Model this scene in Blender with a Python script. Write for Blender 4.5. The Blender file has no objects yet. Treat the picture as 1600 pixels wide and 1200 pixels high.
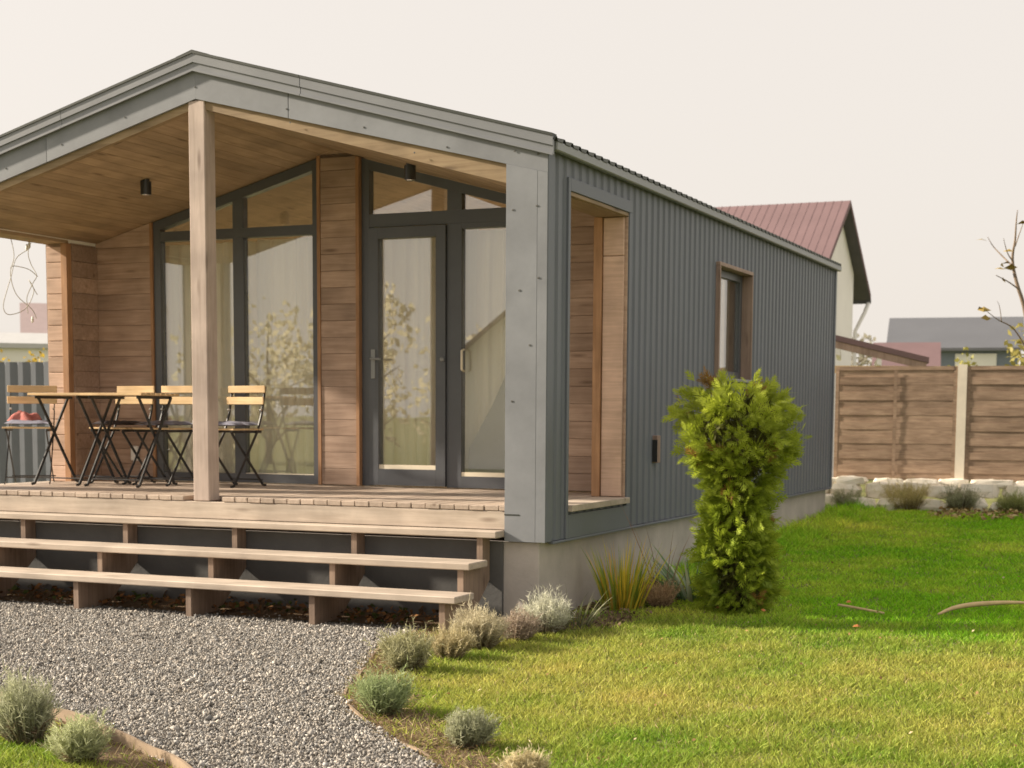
import bpy, math, random
import numpy as np
from mathutils import Vector, Matrix

random.seed(7)
rng = np.random.default_rng(11)
scene = bpy.context.scene
COL = scene.collection
R = math.radians

# ------------------------------------------------------------------ camera
cam_data = bpy.data.cameras.new('camera')
cam = bpy.data.objects.new('camera', cam_data)
COL.objects.link(cam)
yaw, pitch, roll = R(23.432), R(-5.513), R(.3263)
fwd = Vector((-math.sin(yaw)*math.cos(pitch), math.cos(yaw)*math.cos(pitch), math.sin(pitch)))
rt = Vector((math.cos(yaw), math.sin(yaw), 0))
up = rt.cross(fwd)
rt2 = rt*math.cos(roll) + up*math.sin(roll)
up2 = -rt*math.sin(roll) + up*math.cos(roll)
CAM = Vector((3.989, -9.781, 1.25))
m = Matrix((rt2, up2, -fwd)).transposed().to_4x4()
m.translation = CAM
cam.matrix_world = m
cam_data.sensor_width = 36
cam_data.lens = 2413.0/1600*36
cam_data.shift_y = 280.5/1600
cam_data.clip_start = .05
cam_data.clip_end = 2000
cam_data.dof.use_dof = True
cam_data.dof.focus_distance = 8.2
cam_data.dof.aperture_fstop = 4.0
scene.camera = cam

# ------------------------------------------------------------------ sky and sun
SUN_DIR = Vector((1, .23, 0)).normalized()          # horizontal travel of the light
SUN_EL = R(25)
world = bpy.data.worlds.new('World'); scene.world = world
world.use_nodes = True
nt = world.node_tree; nt.nodes.clear()
sky = nt.nodes.new('ShaderNodeTexSky'); sky.sky_type = 'NISHITA'; sky.sun_disc = False
sky.sun_elevation = SUN_EL
sky.sun_rotation = math.atan2(-SUN_DIR.x, -SUN_DIR.y) % (2*math.pi)
sky.air_density = .8; sky.dust_density = 7; sky.ozone_density = .6
mixn = nt.nodes.new('ShaderNodeMix'); mixn.data_type = 'RGBA'
mixn.inputs['Factor'].default_value = .80
nt.links.new(sky.outputs[0], mixn.inputs['A'])
mixn.inputs['B'].default_value = (8.9, 8.2, 7.45, 1)   # even pale haze over the whole dome
bg = nt.nodes.new('ShaderNodeBackground'); bg.inputs['Strength'].default_value = .062
wo = nt.nodes.new('ShaderNodeOutputWorld')
nt.links.new(mixn.outputs['Result'], bg.inputs['Color'])
nt.links.new(bg.outputs[0], wo.inputs[0])
sun_data = bpy.data.lights.new('sun', 'SUN')
sun_data.energy = 5.0; sun_data.angle = R(2.5); sun_data.color = (1, .88, .71)
sun = bpy.data.objects.new('sun', sun_data); COL.objects.link(sun)
ldir = Vector((SUN_DIR.x*math.cos(SUN_EL), SUN_DIR.y*math.cos(SUN_EL), -math.sin(SUN_EL)))
sun.rotation_euler = ldir.to_track_quat('-Z', 'Y').to_euler()
sun.location = (-30, -5, 15)
vs = scene.view_settings
vs.view_transform = 'Standard'; vs.look = 'None'; vs.exposure = 0.95; vs.gamma = 1
scene.render.resolution_x, scene.render.resolution_y = 1024, 768

# ------------------------------------------------------------------ materials
def new_mat(name):
    mt = bpy.data.materials.new(name); mt.use_nodes = True
    n = mt.node_tree.nodes; n.clear()
    out = n.new('ShaderNodeOutputMaterial'); b = n.new('ShaderNodeBsdfPrincipled')
    mt.node_tree.links.new(b.outputs[0], out.inputs[0])
    return mt, n, mt.node_tree.links, b

def ramp(n, stops):
    r = n.new('ShaderNodeValToRGB')
    e = r.color_ramp.elements
    while len(e) < len(stops): e.new(.5)
    for el, (p, c) in zip(e, stops):
        el.position = p; el.color = (*c, 1)
    return r

def noise_coord(n, l, scale, coord='Object', rand=True):
    tc = n.new('ShaderNodeTexCoord'); mp = n.new('ShaderNodeMapping')
    mp.inputs['Scale'].default_value = scale
    if rand:
        oi = n.new('ShaderNodeObjectInfo'); mu = n.new('ShaderNodeVectorMath'); mu.operation = 'SCALE'
        cb = n.new('ShaderNodeCombineXYZ')
        for i in range(3): l.new(oi.outputs['Random'], cb.inputs[i])
        mu.inputs['Scale'].default_value = 37.0
        l.new(cb.outputs[0], mu.inputs[0])
        ad = n.new('ShaderNodeVectorMath')
        l.new(tc.outputs[coord], ad.inputs[0]); l.new(mu.outputs[0], ad.inputs[1])
        l.new(ad.outputs[0], mp.inputs[0])
    else:
        l.new(tc.outputs[coord], mp.inputs[0])
    return mp

def wood(name, dark, light, axis, rough=.6, var=.25, knots=True, bump=.15, spec=.25):
    mt, n, l, b = new_mat(name)
    sc = {'X': (1.2, 22, 22), 'Y': (22, 1.2, 22), 'Z': (22, 22, 1.2)}[axis]
    mp = noise_coord(n, l, sc)
    nz = n.new('ShaderNodeTexNoise'); nz.inputs['Scale'].default_value = 1.6
    nz.inputs['Detail'].default_value = 6; nz.inputs['Roughness'].default_value = .62
    nz.inputs['Distortion'].default_value = .6
    l.new(mp.outputs[0], nz.inputs[0])
    rp = ramp(n, [(.3, dark), (.7, light)])
    l.new(nz.outputs['Fac'], rp.inputs[0])
    col = rp.outputs[0]
    # slow blotches (weathering) and per-piece tone
    mp2 = noise_coord(n, l, (1, 1, 1))
    n2 = n.new('ShaderNodeTexNoise'); n2.inputs['Scale'].default_value = 3.2; n2.inputs['Detail'].default_value = 4
    l.new(mp2.outputs[0], n2.inputs[0])
    oi = n.new('ShaderNodeObjectInfo')
    mr = n.new('ShaderNodeMapRange'); mr.inputs['To Min'].default_value = 1-var; mr.inputs['To Max'].default_value = 1+var
    l.new(oi.outputs['Random'], mr.inputs[0])
    mr2 = n.new('ShaderNodeMapRange'); mr2.inputs['From Min'].default_value = .3; mr2.inputs['From Max'].default_value = .7
    mr2.inputs['To Min'].default_value = .8; mr2.inputs['To Max'].default_value = 1.15
    l.new(n2.outputs['Fac'], mr2.inputs[0])
    mm = n.new('ShaderNodeMath'); mm.operation = 'MULTIPLY'
    l.new(mr.outputs[0], mm.inputs[0]); l.new(mr2.outputs[0], mm.inputs[1])
    vm = n.new('ShaderNodeVectorMath'); vm.operation = 'SCALE'
    l.new(col, vm.inputs[0]); l.new(mm.outputs[0], vm.inputs['Scale'])
    col = vm.outputs[0]
    if knots:
        sk = {'X': (2.0, 9, 9), 'Y': (9, 2.0, 9), 'Z': (9, 9, 2.0)}[axis]
        mp3 = noise_coord(n, l, sk)
        vo = n.new('ShaderNodeTexVoronoi'); vo.inputs['Scale'].default_value = .8
        l.new(mp3.outputs[0], vo.inputs[0])
        kr = ramp(n, [(.05, (.35, .3, .27)), (.16, (1, 1, 1))])
        l.new(vo.outputs['Distance'], kr.inputs[0])
        mx = n.new('ShaderNodeMix'); mx.data_type = 'RGBA'; mx.blend_type = 'MULTIPLY'; mx.inputs['Factor'].default_value = .7
        l.new(col, mx.inputs['A']); l.new(kr.outputs[0], mx.inputs['B'])
        col = mx.outputs['Result']
    l.new(col, b.inputs['Base Color'])
    b.inputs['Roughness'].default_value = rough
    b.inputs['Specular IOR Level'].default_value = spec
    bp = n.new('ShaderNodeBump'); bp.inputs['Strength'].default_value = bump; bp.inputs['Distance'].default_value = .004
    l.new(nz.outputs['Fac'], bp.inputs['Height']); l.new(bp.outputs[0], b.inputs['Normal'])
    return mt

def plain(name, c, rough=.5, metal=0, spec=.4, blotch=.12, scale=4, bump=0, c2=None, coord='Object'):
    mt, n, l, b = new_mat(name)
    mp = noise_coord(n, l, (1, 1, 1), coord)
    nz = n.new('ShaderNodeTexNoise'); nz.inputs['Scale'].default_value = scale
    nz.inputs['Detail'].default_value = 7; nz.inputs['Roughness'].default_value = .6
    l.new(mp.outputs[0], nz.inputs[0])
    lo = c2 if c2 else tuple(x*(1-blotch) for x in c)
    hi = c if c2 else tuple(min(1, x*(1+blotch)) for x in c)
    rp = ramp(n, [(.32, lo), (.68, hi)])
    l.new(nz.outputs['Fac'], rp.inputs[0]); l.new(rp.outputs[0], b.inputs['Base Color'])
    b.inputs['Metallic'].default_value = metal; b.inputs['Specular IOR Level'].default_value = spec
    rr = n.new('ShaderNodeMapRange'); rr.inputs['To Min'].default_value = max(0, rough-.1); rr.inputs['To Max'].default_value = min(1, rough+.1)
    l.new(nz.outputs['Fac'], rr.inputs[0]); l.new(rr.outputs[0], b.inputs['Roughness'])
    if bump:
        bp = n.new('ShaderNodeBump'); bp.inputs['Strength'].default_value = bump; bp.inputs['Distance'].default_value = .01
        n3 = n.new('ShaderNodeTexNoise'); n3.inputs['Scale'].default_value = scale*14; n3.inputs['Detail'].default_value = 4
        l.new(mp.outputs[0], n3.inputs[0])
        l.new(n3.outputs['Fac'], bp.inputs['Height']); l.new(bp.outputs[0], b.inputs['Normal'])
    return mt

def vcol_mat(name, rough=.7, trans=.0, spec=.2, mul=1.0):
    mt, n, l, b = new_mat(name)
    at = n.new('ShaderNodeAttribute'); at.attribute_name = 'col'
    l.new(at.outputs['Color'], b.inputs['Base Color'])
    b.inputs['Roughness'].default_value = rough; b.inputs['Specular IOR Level'].default_value = spec
    if trans:
        tr = n.new('ShaderNodeBsdfTranslucent'); l.new(at.outputs['Color'], tr.inputs[0])
        ms = n.new('ShaderNodeMixShader'); ms.inputs[0].default_value = trans
        out = [x for x in n if x.type == 'OUTPUT_MATERIAL'][0]
        l.new(b.outputs[0], ms.inputs[1]); l.new(tr.outputs[0], ms.inputs[2]); l.new(ms.outputs[0], out.inputs[0])
    return mt

def glass_mat(name, ior=.2):
    mt = bpy.data.materials.new(name); mt.use_nodes = True
    n = mt.node_tree.nodes; l = mt.node_tree.links; n.clear()
    out = n.new('ShaderNodeOutputMaterial'); ms = n.new('ShaderNodeMixShader')
    t = n.new('ShaderNodeBsdfTransparent'); t.inputs[0].default_value = (.97, .98, .96, 1)
    g = n.new('ShaderNodeBsdfGlossy'); g.inputs['Roughness'].default_value = 0.0
    lw = n.new('ShaderNodeLayerWeight'); lw.inputs['Blend'].default_value = .5
    pw = n.new('ShaderNodeMath'); pw.operation = 'POWER'; pw.inputs[1].default_value = 4
    l.new(lw.outputs['Facing'], pw.inputs[0])
    f = n.new('ShaderNodeMapRange'); f.inputs['To Min'].default_value = ior; f.inputs['To Max'].default_value = 1
    l.new(pw.outputs[0], f.inputs['Value'])
    # a slight waviness of float glass
    tc = n.new('ShaderNodeTexCoord'); nz = n.new('ShaderNodeTexNoise'); nz.inputs['Scale'].default_value = 1.3
    bp = n.new('ShaderNodeBump'); bp.inputs['Strength'].default_value = .02; bp.inputs['Distance'].default_value = .02
    l.new(tc.outputs['Object'], nz.inputs[0]); l.new(nz.outputs['Fac'], bp.inputs['Height']); l.new(bp.outputs[0], g.inputs['Normal'])
    l.new(f.outputs[0], ms.inputs[0]); l.new(t.outputs[0], ms.inputs[1]); l.new(g.outputs[0], ms.inputs[2]); l.new(ms.outputs[0], out.inputs[0])
    return mt

M = {}
M['post'] = wood('weathered_post_wood', (.38, .30, .255), (.50, .405, .355), 'Z', var=.05)
M['plank'] = wood('stained_plank_wood', (.32, .22, .165), (.47, .34, .265), 'X', var=.14, spec=.15)
M['jamb'] = wood('jamb_plank_wood', (.48, .33, .25), (.66, .47, .37), 'X', var=.14, spec=.15)
M['trimw'] = wood('orange_trim_wood', (.30, .16, .085), (.44, .255, .145), 'Z', var=.1, spec=.2, knots=False)
M['soffit'] = wood('soffit_wood', (.28, .20, .125), (.40, .29, .19), 'Y', var=.14, spec=.15)
M['deck'] = wood('deck_wood', (.36, .285, .23), (.50, .405, .33), 'Y', var=.12, rough=.5, bump=.25)
M['step'] = wood('step_wood', (.42, .345, .28), (.56, .475, .395), 'X', var=.08, rough=.6, bump=.3)
M['stringer'] = wood('stringer_wood', (.20, .14, .105), (.32, .235, .18), 'Z', var=.1)
M['beam'] = wood('edge_beam_wood', (.22, .15, .085), (.34, .25, .15), 'X', var=.05)
M['box'] = wood('window_box_wood', (.25, .175, .14), (.38, .275, .225), 'Z', var=.1)
M['clad'] = plain('grey_green_cladding', (.148, .161, .190), rough=.5, spec=.35, blotch=.08, scale=1.6)
M['eave'] = plain('eave_grey_metal', (.24, .25, .255), rough=.4, spec=.5, blotch=.06, scale=2)
M['roofm'] = plain('dark_roof_metal', (.055, .06, .055), rough=.5, spec=.3, blotch=.15)
M['fascia'] = plain('painted_fascia_grey', (.212, .221, .240), rough=.55, spec=.3, blotch=.15, scale=2.2, bump=.04)
M['trimm'] = plain('fascia_trim_grey', (.195, .203, .220), rough=.4, spec=.5, blotch=.06, scale=2)
M['frame'] = plain('anthracite_frame', (.085, .09, .102), rough=.38, spec=.5, blotch=.1, scale=3)
M['palem'] = plain('pale_cream_finish', (.78, .70, .55), rough=.5, blotch=.05)
M['plinth'] = plain('plinth_concrete', (.46, .415, .385), rough=.85, spec=.15, blotch=.14, scale=2.6, bump=.25)
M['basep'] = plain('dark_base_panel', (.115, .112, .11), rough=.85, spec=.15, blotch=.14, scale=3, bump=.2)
M['black'] = plain('black_steel', (.022, .022, .024), rough=.35, metal=0, spec=.6, blotch=.2, scale=20)
M['steel'] = plain('bright_steel', (.6, .59, .56), rough=.25, metal=1, spec=.5, blotch=.1)
M['slat'] = wood('acacia_slat_wood', (.64, .43, .22), (.84, .62, .36), 'X', var=.08, rough=.4, knots=False, bump=.05, spec=.4)
M['cushion'] = plain('grey_lilac_fabric', (.25, .25, .31), rough=.95, spec=.05, blotch=.15, scale=9, bump=.2)
M['cushion_dark'] = plain('dark_fabric', (.07, .06, .065), rough=.95, spec=.05, blotch=.2, scale=9, bump=.2)
M['pink'] = plain('pink_cloth', (.58, .25, .22), rough=.95, spec=.05, c2=(.36, .12, .11), scale=9, bump=.2)
M['white'] = plain('off_white_plastic', (.78, .76, .72), rough=.5, blotch=.05)
M['curtain'] = None
M['glass'] = glass_mat('window_glass', .19)
M['clear'] = glass_mat('added_window_glass', .04)
M['inner'] = plain('interior_plaster', (.8, .77, .70), rough=.9, spec=.1)
M['greyboard'] = plain('grey_panel', (.40, .385, .36), rough=.8, spec=.1, blotch=.06)
M['fence'] = wood('brown_fence_wood', (.25, .172, .122), (.43, .31, .225), 'X', var=.14, rough=.8, knots=False, bump=.2, spec=.1)
M['fpost'] = plain('concrete_fence_post', (.78, .70, .58), rough=.9, spec=.1, blotch=.08, scale=5, bump=.1)
M['stone'] = plain('pale_limestone', (.92, .87, .77), rough=.9, spec=.1, c2=(.76, .68, .55), scale=5, bump=.5)
M['gfence'] = plain('grey_sheet_fence', (.14, .15, .175), rough=.5, spec=.3, blotch=.1, scale=2)
M['redroof'] = plain('dusty_red_roof', (.185, .12, .125), rough=.7, spec=.3, blotch=.08, scale=1.2)
M['greyroof'] = plain('slate_grey_roof', (.13, .135, .15), rough=.7, spec=.2, blotch=.06, scale=.8)
M['cream'] = plain('cream_render', (.93, .90, .88), rough=.9, spec=.1, blotch=.05, scale=1)
M['screw'] = plain('dull_screw', (.10, .10, .095), rough=.5)
M['mauve_haze'] = plain('hazed_mauve_roof', (.46, .36, .35), rough=.7, blotch=.05)  # distance haze painted into the roof colour
M['hazeroof'] = plain('hazed_grey_roof', (.46, .46, .46), rough=.7, blotch=.05)  # haze put into this roof colour too
M['soffd'] = plain('dark_soffit', (.085, .085, .09), rough=.7, blotch=.1)
M['white_wall'] = plain('white_render', (.75, .74, .70), rough=.9, spec=.1, blotch=.05, scale=1)
M['bluegrey'] = plain('blue_grey_board', (.17, .20, .24), rough=.8, blotch=.05)
M['bark'] = plain('grey_bark', (.22, .17, .13), rough=.9, spec=.1, blotch=.25, scale=12, bump=.3)
M['pale_stick'] = plain('dry_stick', (.58, .43, .24), rough=.8, spec=.1, blotch=.15, scale=12)
M['leaf'] = vcol_mat('leaf_foliage', .55, .38, .3)
M['leaf_thin'] = vcol_mat('thin_autumn_leaf', .6, .55, .2)
M['blade'] = vcol_mat('grass_blade', .6, .38, .2)
M['dryleaf'] = vcol_mat('dry_leaf', .8, .15, .1)
M['pebble'] = vcol_mat('gravel_pebble', .8, 0, .25)
M['edging'] = plain('plastic_edging', (.30, .22, .15), rough=.7, blotch=.2, scale=8)
M['wire'] = plain('pale_wire', (.45, .42, .36), rough=.6, blotch=.1)
M['floor'] = wood('interior_floor_wood', (.6, .5, .38), (.72, .62, .48), 'X', var=.05)

def curtain_mat():
    mt, n, l, b = new_mat('cream_curtain')
    b.inputs['Base Color'].default_value = (.80, .73, .57, 1); b.inputs['Roughness'].default_value = .95
    b.inputs['Specular IOR Level'].default_value = .05
    mp = noise_coord(n, l, (40, 40, 2))
    nz = n.new('ShaderNodeTexNoise'); nz.inputs['Scale'].default_value = 1.0; l.new(mp.outputs[0], nz.inputs[0])
    rp = ramp(n, [(.3, (.88, .85, .77)), (.7, (.94, .92, .86))]); l.new(nz.outputs['Fac'], rp.inputs[0]); l.new(rp.outputs[0], b.inputs['Base Color'])
    tr = n.new('ShaderNodeBsdfTranslucent'); tr.inputs[0].default_value = (.94, .91, .83, 1)
    ms = n.new('ShaderNodeMixShader'); ms.inputs[0].default_value = .3
    out = [x for x in n if x.type == 'OUTPUT_MATERIAL'][0]
    l.new(b.outputs[0], ms.inputs[1]); l.new(tr.outputs[0], ms.inputs[2]); l.new(ms.outputs[0], out.inputs[0])
    return mt
M['curtain'] = curtain_mat()

def ground_mat(name, stops, scale, bump=.4):
    mt, n, l, b = new_mat(name)
    tc = n.new('ShaderNodeTexCoord')
    a = n.new('ShaderNodeTexNoise'); a.inputs['Scale'].default_value = scale; a.inputs['Detail'].default_value = 9; a.inputs['Roughness'].default_value = .7
    l.new(tc.outputs['Object'], a.inputs[0])
    rp = ramp(n, stops); l.new(a.outputs['Fac'], rp.inputs[0]); l.new(rp.outputs[0], b.inputs['Base Color'])
    b.inputs['Roughness'].default_value = .95; b.inputs['Specular IOR Level'].default_value = .1
    bp = n.new('ShaderNodeBump'); bp.inputs['Strength'].default_value = bump; bp.inputs['Distance'].default_value = .03
    c = n.new('ShaderNodeTexNoise'); c.inputs['Scale'].default_value = scale*12; c.inputs['Detail'].default_value = 5
    l.new(tc.outputs['Object'], c.inputs[0]); l.new(c.outputs['Fac'], bp.inputs['Height']); l.new(bp.outputs[0], b.inputs['Normal'])
    return mt
M['lawn'] = ground_mat('lawn_ground', [(.3, (.12, .145, .045)), (.55, (.20, .20, .08)), (.75, (.32, .285, .14))], 2.2)
M['gravel_base'] = ground_mat('gravel_base', [(.3, (.14, .125, .11)), (.5, (.23, .21, .19)), (.7, (.34, .31, .28))], 60, .8)
M['soil'] = ground_mat('dry_soil', [(.3, (.08, .055, .035)), (.55, (.19, .135, .085)), (.75, (.28, .21, .14))], 9, .8)

# ------------------------------------------------------------------ mesh helpers
def link_mesh(name, verts, faces, mat, parent=None, origin=None, smooth=False):
    """world-space verts -> object whose origin is `origin` (default: bbox centre), parented without rotation"""
    v = np.asarray(verts, float)
    if origin is None: origin = (v.min(0)+v.max(0))/2
    o0 = np.asarray(origin, float)
    me = bpy.data.meshes.new(name)
    me.from_pydata((v-o0).tolist(), [], faces); me.update()
    if mat: me.materials.append(mat)
    if smooth: me.polygons.foreach_set('use_smooth', [True]*len(me.polygons))
    ob = bpy.data.objects.new(name, me); COL.objects.link(ob)
    ob.location = o0
    if parent:
        ob.parent = parent
        pl = Vector((0, 0, 0)); p = parent
        while p: pl += p.location; p = p.parent
        ob.location = Vector(o0)-pl
    return ob

def np_mesh(name, V, F, mat, cols=None, parent=None, origin=(0, 0, 0), smooth=False):
    """V (n,3) world, F (m,k) all same k; fast path"""
    o0 = np.asarray(origin, float)
    me = bpy.data.meshes.new(name)
    n, (mf, k) = len(V), F.shape
    me.vertices.add(n); me.vertices.foreach_set('co', (V-o0).astype(np.float32).ravel())
    me.loops.add(mf*k); me.loops.foreach_set('vertex_index', F.astype(np.int32).ravel())
    me.polygons.add(mf)
    me.polygons.foreach_set('loop_start', (np.arange(mf)*k).astype(np.int32))
    me.polygons.foreach_set('loop_total', np.full(mf, k, np.int32))
    if smooth: me.polygons.foreach_set('use_smooth', np.ones(mf, bool))
    me.update(calc_edges=True)
    if cols is not None:
        at = me.attributes.new('col', 'FLOAT_COLOR', 'POINT')
        c4 = np.ones((n, 4), np.float32); c4[:, :3] = cols
        at.data.foreach_set('color', c4.ravel())
    me.materials.append(mat)
    ob = bpy.data.objects.new(name, me); COL.objects.link(ob)
    ob.location = o0
    if parent:
        ob.parent = parent
        pl = Vector((0, 0, 0)); p = parent
        while p: pl += p.location; p = p.parent
        ob.location = Vector(o0)-pl
    return ob

def empty(name, loc, rz=0, parent=None):
    e = bpy.data.objects.new(name, None); COL.objects.link(e); e.location = loc; e.rotation_euler = (0, 0, rz)
    e.empty_display_size = .1
    if parent: e.parent = parent
    return e

def tag(o, label=None, cat=None, group=None, kind=None):
    if label: o['label'] = label
    if cat: o['category'] = cat
    if group: o['group'] = group
    if kind: o['kind'] = kind
    return o

def cham(lo, hi, c):
    """chamfered box verts/faces (24 verts, 26 faces)"""
    lo = np.array(lo, float); hi = np.array(hi, float)
    c = min(c, .45*float((hi-lo).min()))
    V = []; idx = {}
    for sx in (0, 1):
        for sy in (0, 1):
            for sz in (0, 1):
                s = (sx, sy, sz)
                for ax in range(3):
                    p = [0, 0, 0]
                    for k in range(3):
                        e = hi[k] if s[k] else lo[k]
                        if k != ax: e = e - c if s[k] else e + c
                        p[k] = e
                    idx[(s, ax)] = len(V); V.append(p)
    F = []
    cen = (lo+hi)/2
    def addf(ids):
        P = np.array([V[i] for i in ids]); nrm = np.cross(P[1]-P[0], P[2]-P[1])
        if nrm @ (P.mean(0)-cen) < 0: ids = ids[::-1]
        F.append(ids)
    for ax in range(3):
        o = [k for k in range(3) if k != ax]
        for s in (0, 1):
            def S(a, b):
                t = [0, 0, 0]; t[ax] = s; t[o[0]] = a; t[o[1]] = b; return tuple(t)
            addf([idx[(S(*ab), ax)] for ab in ((0, 0), (1, 0), (1, 1), (0, 1))])
    for ax in range(3):          # edges along ax
        o = [k for k in range(3) if k != ax]
        for a in (0, 1):
            for b in (0, 1):
                def S(e):
                    t = [0, 0, 0]; t[ax] = e; t[o[0]] = a; t[o[1]] = b; return tuple(t)
                addf([idx[(S(0), o[0])], idx[(S(1), o[0])], idx[(S(1), o[1])], idx[(S(0), o[1])]])
    for sx in (0, 1):
        for sy in (0, 1):
            for sz in (0, 1):
                addf([idx[((sx, sy, sz), k)] for k in range(3)])
    return V, F

def box(name, x0, x1, y0, y1, z0, z1, mat, parent=None, c=.003):
    V, F = cham((x0, y0, z0), (x1, y1, z1), c)
    return link_mesh(name, V, F, mat, parent)

def prism(name, poly, axis, a, b, mat, parent=None):
    """extrude a 2D polygon (in the plane normal to axis) from a to b"""
    n = len(poly)
    def P(p, t):
        return {'X': (t, p[0], p[1]), 'Y': (p[0], t, p[1]), 'Z': (p[0], p[1], t)}[axis]
    V = [P(p, a) for p in poly]+[P(p, b) for p in poly]
    F = [list(range(n))[::-1], list(range(n, 2*n))]+[[i, (i+1) % n, n+(i+1) % n, n+i] for i in range(n)]
    # orient outward
    Va = np.array(V); cen = Va.mean(0)
    f = F[1]; nrm = np.cross(Va[f[1]]-Va[f[0]], Va[f[2]]-Va[f[1]])
    if nrm @ (Va[f].mean(0)-cen) < 0: F = [x[::-1] for x in F]
    return link_mesh(name, V, F, mat, parent)

def tube_np(pts, radii, sides=6):
    pts = [Vector(p) for p in pts]; n = len(pts)
    V = []; F = []
    prev = None
    for i, p in enumerate(pts):
        t = (pts[min(i+1, n-1)]-pts[max(i-1, 0)]).normalized()
        if prev is None:
            a = t.orthogonal().normalized()
        else:
            a = (prev-t*prev.dot(t)); a = a.normalized() if a.length > 1e-6 else t.orthogonal().normalized()
        prev = a; bb = t.cross(a); r = radii[i] if hasattr(radii, '__len__') else radii
        for k in range(sides):
            an = 2*math.pi*k/sides
            V.append(tuple(p+(a*math.cos(an)+bb*math.sin(an))*r))
    for i in range(n-1):
        for k in range(sides):
            F.append([i*sides+k, i*sides+(k+1) % sides, (i+1)*sides+(k+1) % sides, (i+1)*sides+k])
    F.append(list(range(sides))[::-1]); F.append([(n-1)*sides+k for k in range(sides)])
    return V, F

def tube(name, pts, radii, mat, parent=None, sides=6, smooth=True):
    V, F = tube_np(pts, radii, sides)
    return link_mesh(name, V, F, mat, parent, smooth=smooth)

def bar(name, p, q, w, t, wdir, mat, parent=None):
    """flat bar from p to q, width w along wdir, thickness t"""
    p, q, wd = Vector(p), Vector(q), Vector(wdir).normalized()
    d = (q-p).normalized(); td = d.cross(wd).normalized()
    V = []
    for e in (p, q):
        for a, b in ((-1, -1), (1, -1), (1, 1), (-1, 1)):
            V.append(tuple(e+wd*a*w/2+td*b*t/2))
    F = [[3, 2, 1, 0], [4, 5, 6, 7], [0, 1, 5, 4], [1, 2, 6, 5], [2, 3, 7, 6], [3, 0, 4, 7]]
    Va = np.array(V); nrm = np.cross(Va[5]-Va[4], Va[6]-Va[5])
    if nrm @ np.array(d) < 0: F = [f[::-1] for f in F]
    return link_mesh(name, V, F, mat, parent)

# ------------------------------------------------------------------ terrain
def gh(y):
    return -.2+.0245*np.clip(np.asarray(y, float)+.5, 0, 10)
GRAVEL_R = [(1.9, -5.0), (1.244, -4.164), (.957, -3.893), (.407, -3.362), (.1, -2.958), (-.05, -2.6), (-.169, -2.3), (-.42, -1.7), (-.60, -1.15), (-.66, -.75), (-.62, -.06)]
GRAVEL_L = [(-9, -2.6), (-4, -3.2), (-2.2, -3.6), (-1.365, -3.831), (-.96, -4.002), (-.56, -4.148), (-.147, -4.406), (.245, -4.626), (.9, -5.2), (1.1, -5.8)]
def sheet(name, mat, ys, xs, dz):
    V = []; F = []
    for y in ys:
        for x in xs: V.append((x, y, float(gh(y))+dz))
    nx = len(xs)
    for j in range(len(ys)-1):
        for i in range(nx-1): F.append([j*nx+i, j*nx+i+1, (j+1)*nx+i+1, (j+1)*nx+i])
    return tag(link_mesh(name, V, F, mat, origin=(0, 0, 0)), kind='structure')
sheet('ground', M['lawn'], [-600, -60, -6, -.5, 9.5, 60, 900], [-600, -60, 0, 60, 600], 0)
# gravel court: polygon strip between the two borders (flat at -.2)
poly = GRAVEL_L + [(2.2, -6.6), (2.6, -6.2)] + GRAVEL_R + [(-.62, -.055), (-9, -.055)]
gv = link_mesh('gravel_path', [(x, y, -.196) for x, y in poly], [list(range(len(poly)))], M['gravel_base'], origin=(0, 0, 0))
tag(gv, kind='structure')
def offset_line(pts, d):
    out = []
    for i, p in enumerate(pts):
        a = Vector(pts[max(i-1, 0)]); b = Vector(pts[min(i+1, len(pts)-1)])
        t = (b-a).normalized(); nrm = Vector((t.y, -t.x))
        out.append((p[0]+nrm.x*d(i), p[1]+nrm.y*d(i)))
    return out
def strip(name, A, B, z, mat):
    V = [(x, y, float(gh(y))+z) for x, y in A]+[(x, y, float(gh(y))+z) for x, y in B]; n = len(A)
    F = [[i, i+1, n+i+1, n+i] for i in range(n-1)]
    return tag(link_mesh(name, V, F, mat, origin=(0, 0, 0)), kind='structure')
def resample(pts, step):
    P = [Vector(p) for p in pts]; out = []
    for a, b in zip(P[:-1], P[1:]):
        k = max(1, int((b-a).length/step))
        for i in range(k): out.append(tuple(a.lerp(b, i/k)))
    out.append(tuple(P[-1])); return out
GR = resample(GRAVEL_R, .12); GL = resample(GRAVEL_L, .12)
SOIL_R_OUT = offset_line(GR, lambda i: .30+.09*math.sin(i*1.3)+.06*math.sin(i*3.1))
SOIL_L_OUT = offset_line(GL, lambda i: .26+.07*math.sin(i*1.7)+.05*math.sin(i*2.9))
strip('soil_border', GR, SOIL_R_OUT, .0085, M['soil'])
strip('soil_border', GL, SOIL_L_OUT, .0085, M['soil'])
strip('soil_border', [(-5.7, -.62), (-3, -.5), (-1.5, -.56), (-.62, -.45)], [(-5.7, .04), (-3, .04), (-1.5, .04), (-.62, .04)], .0125, M['soil'])
strip('soil_border', [(-.04, -.3), (-.04, 1), (-.04, 2.6)], [(.5, -.05), (.62, 1), (.45, 2.6)], .0045, M['soil'])

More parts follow.
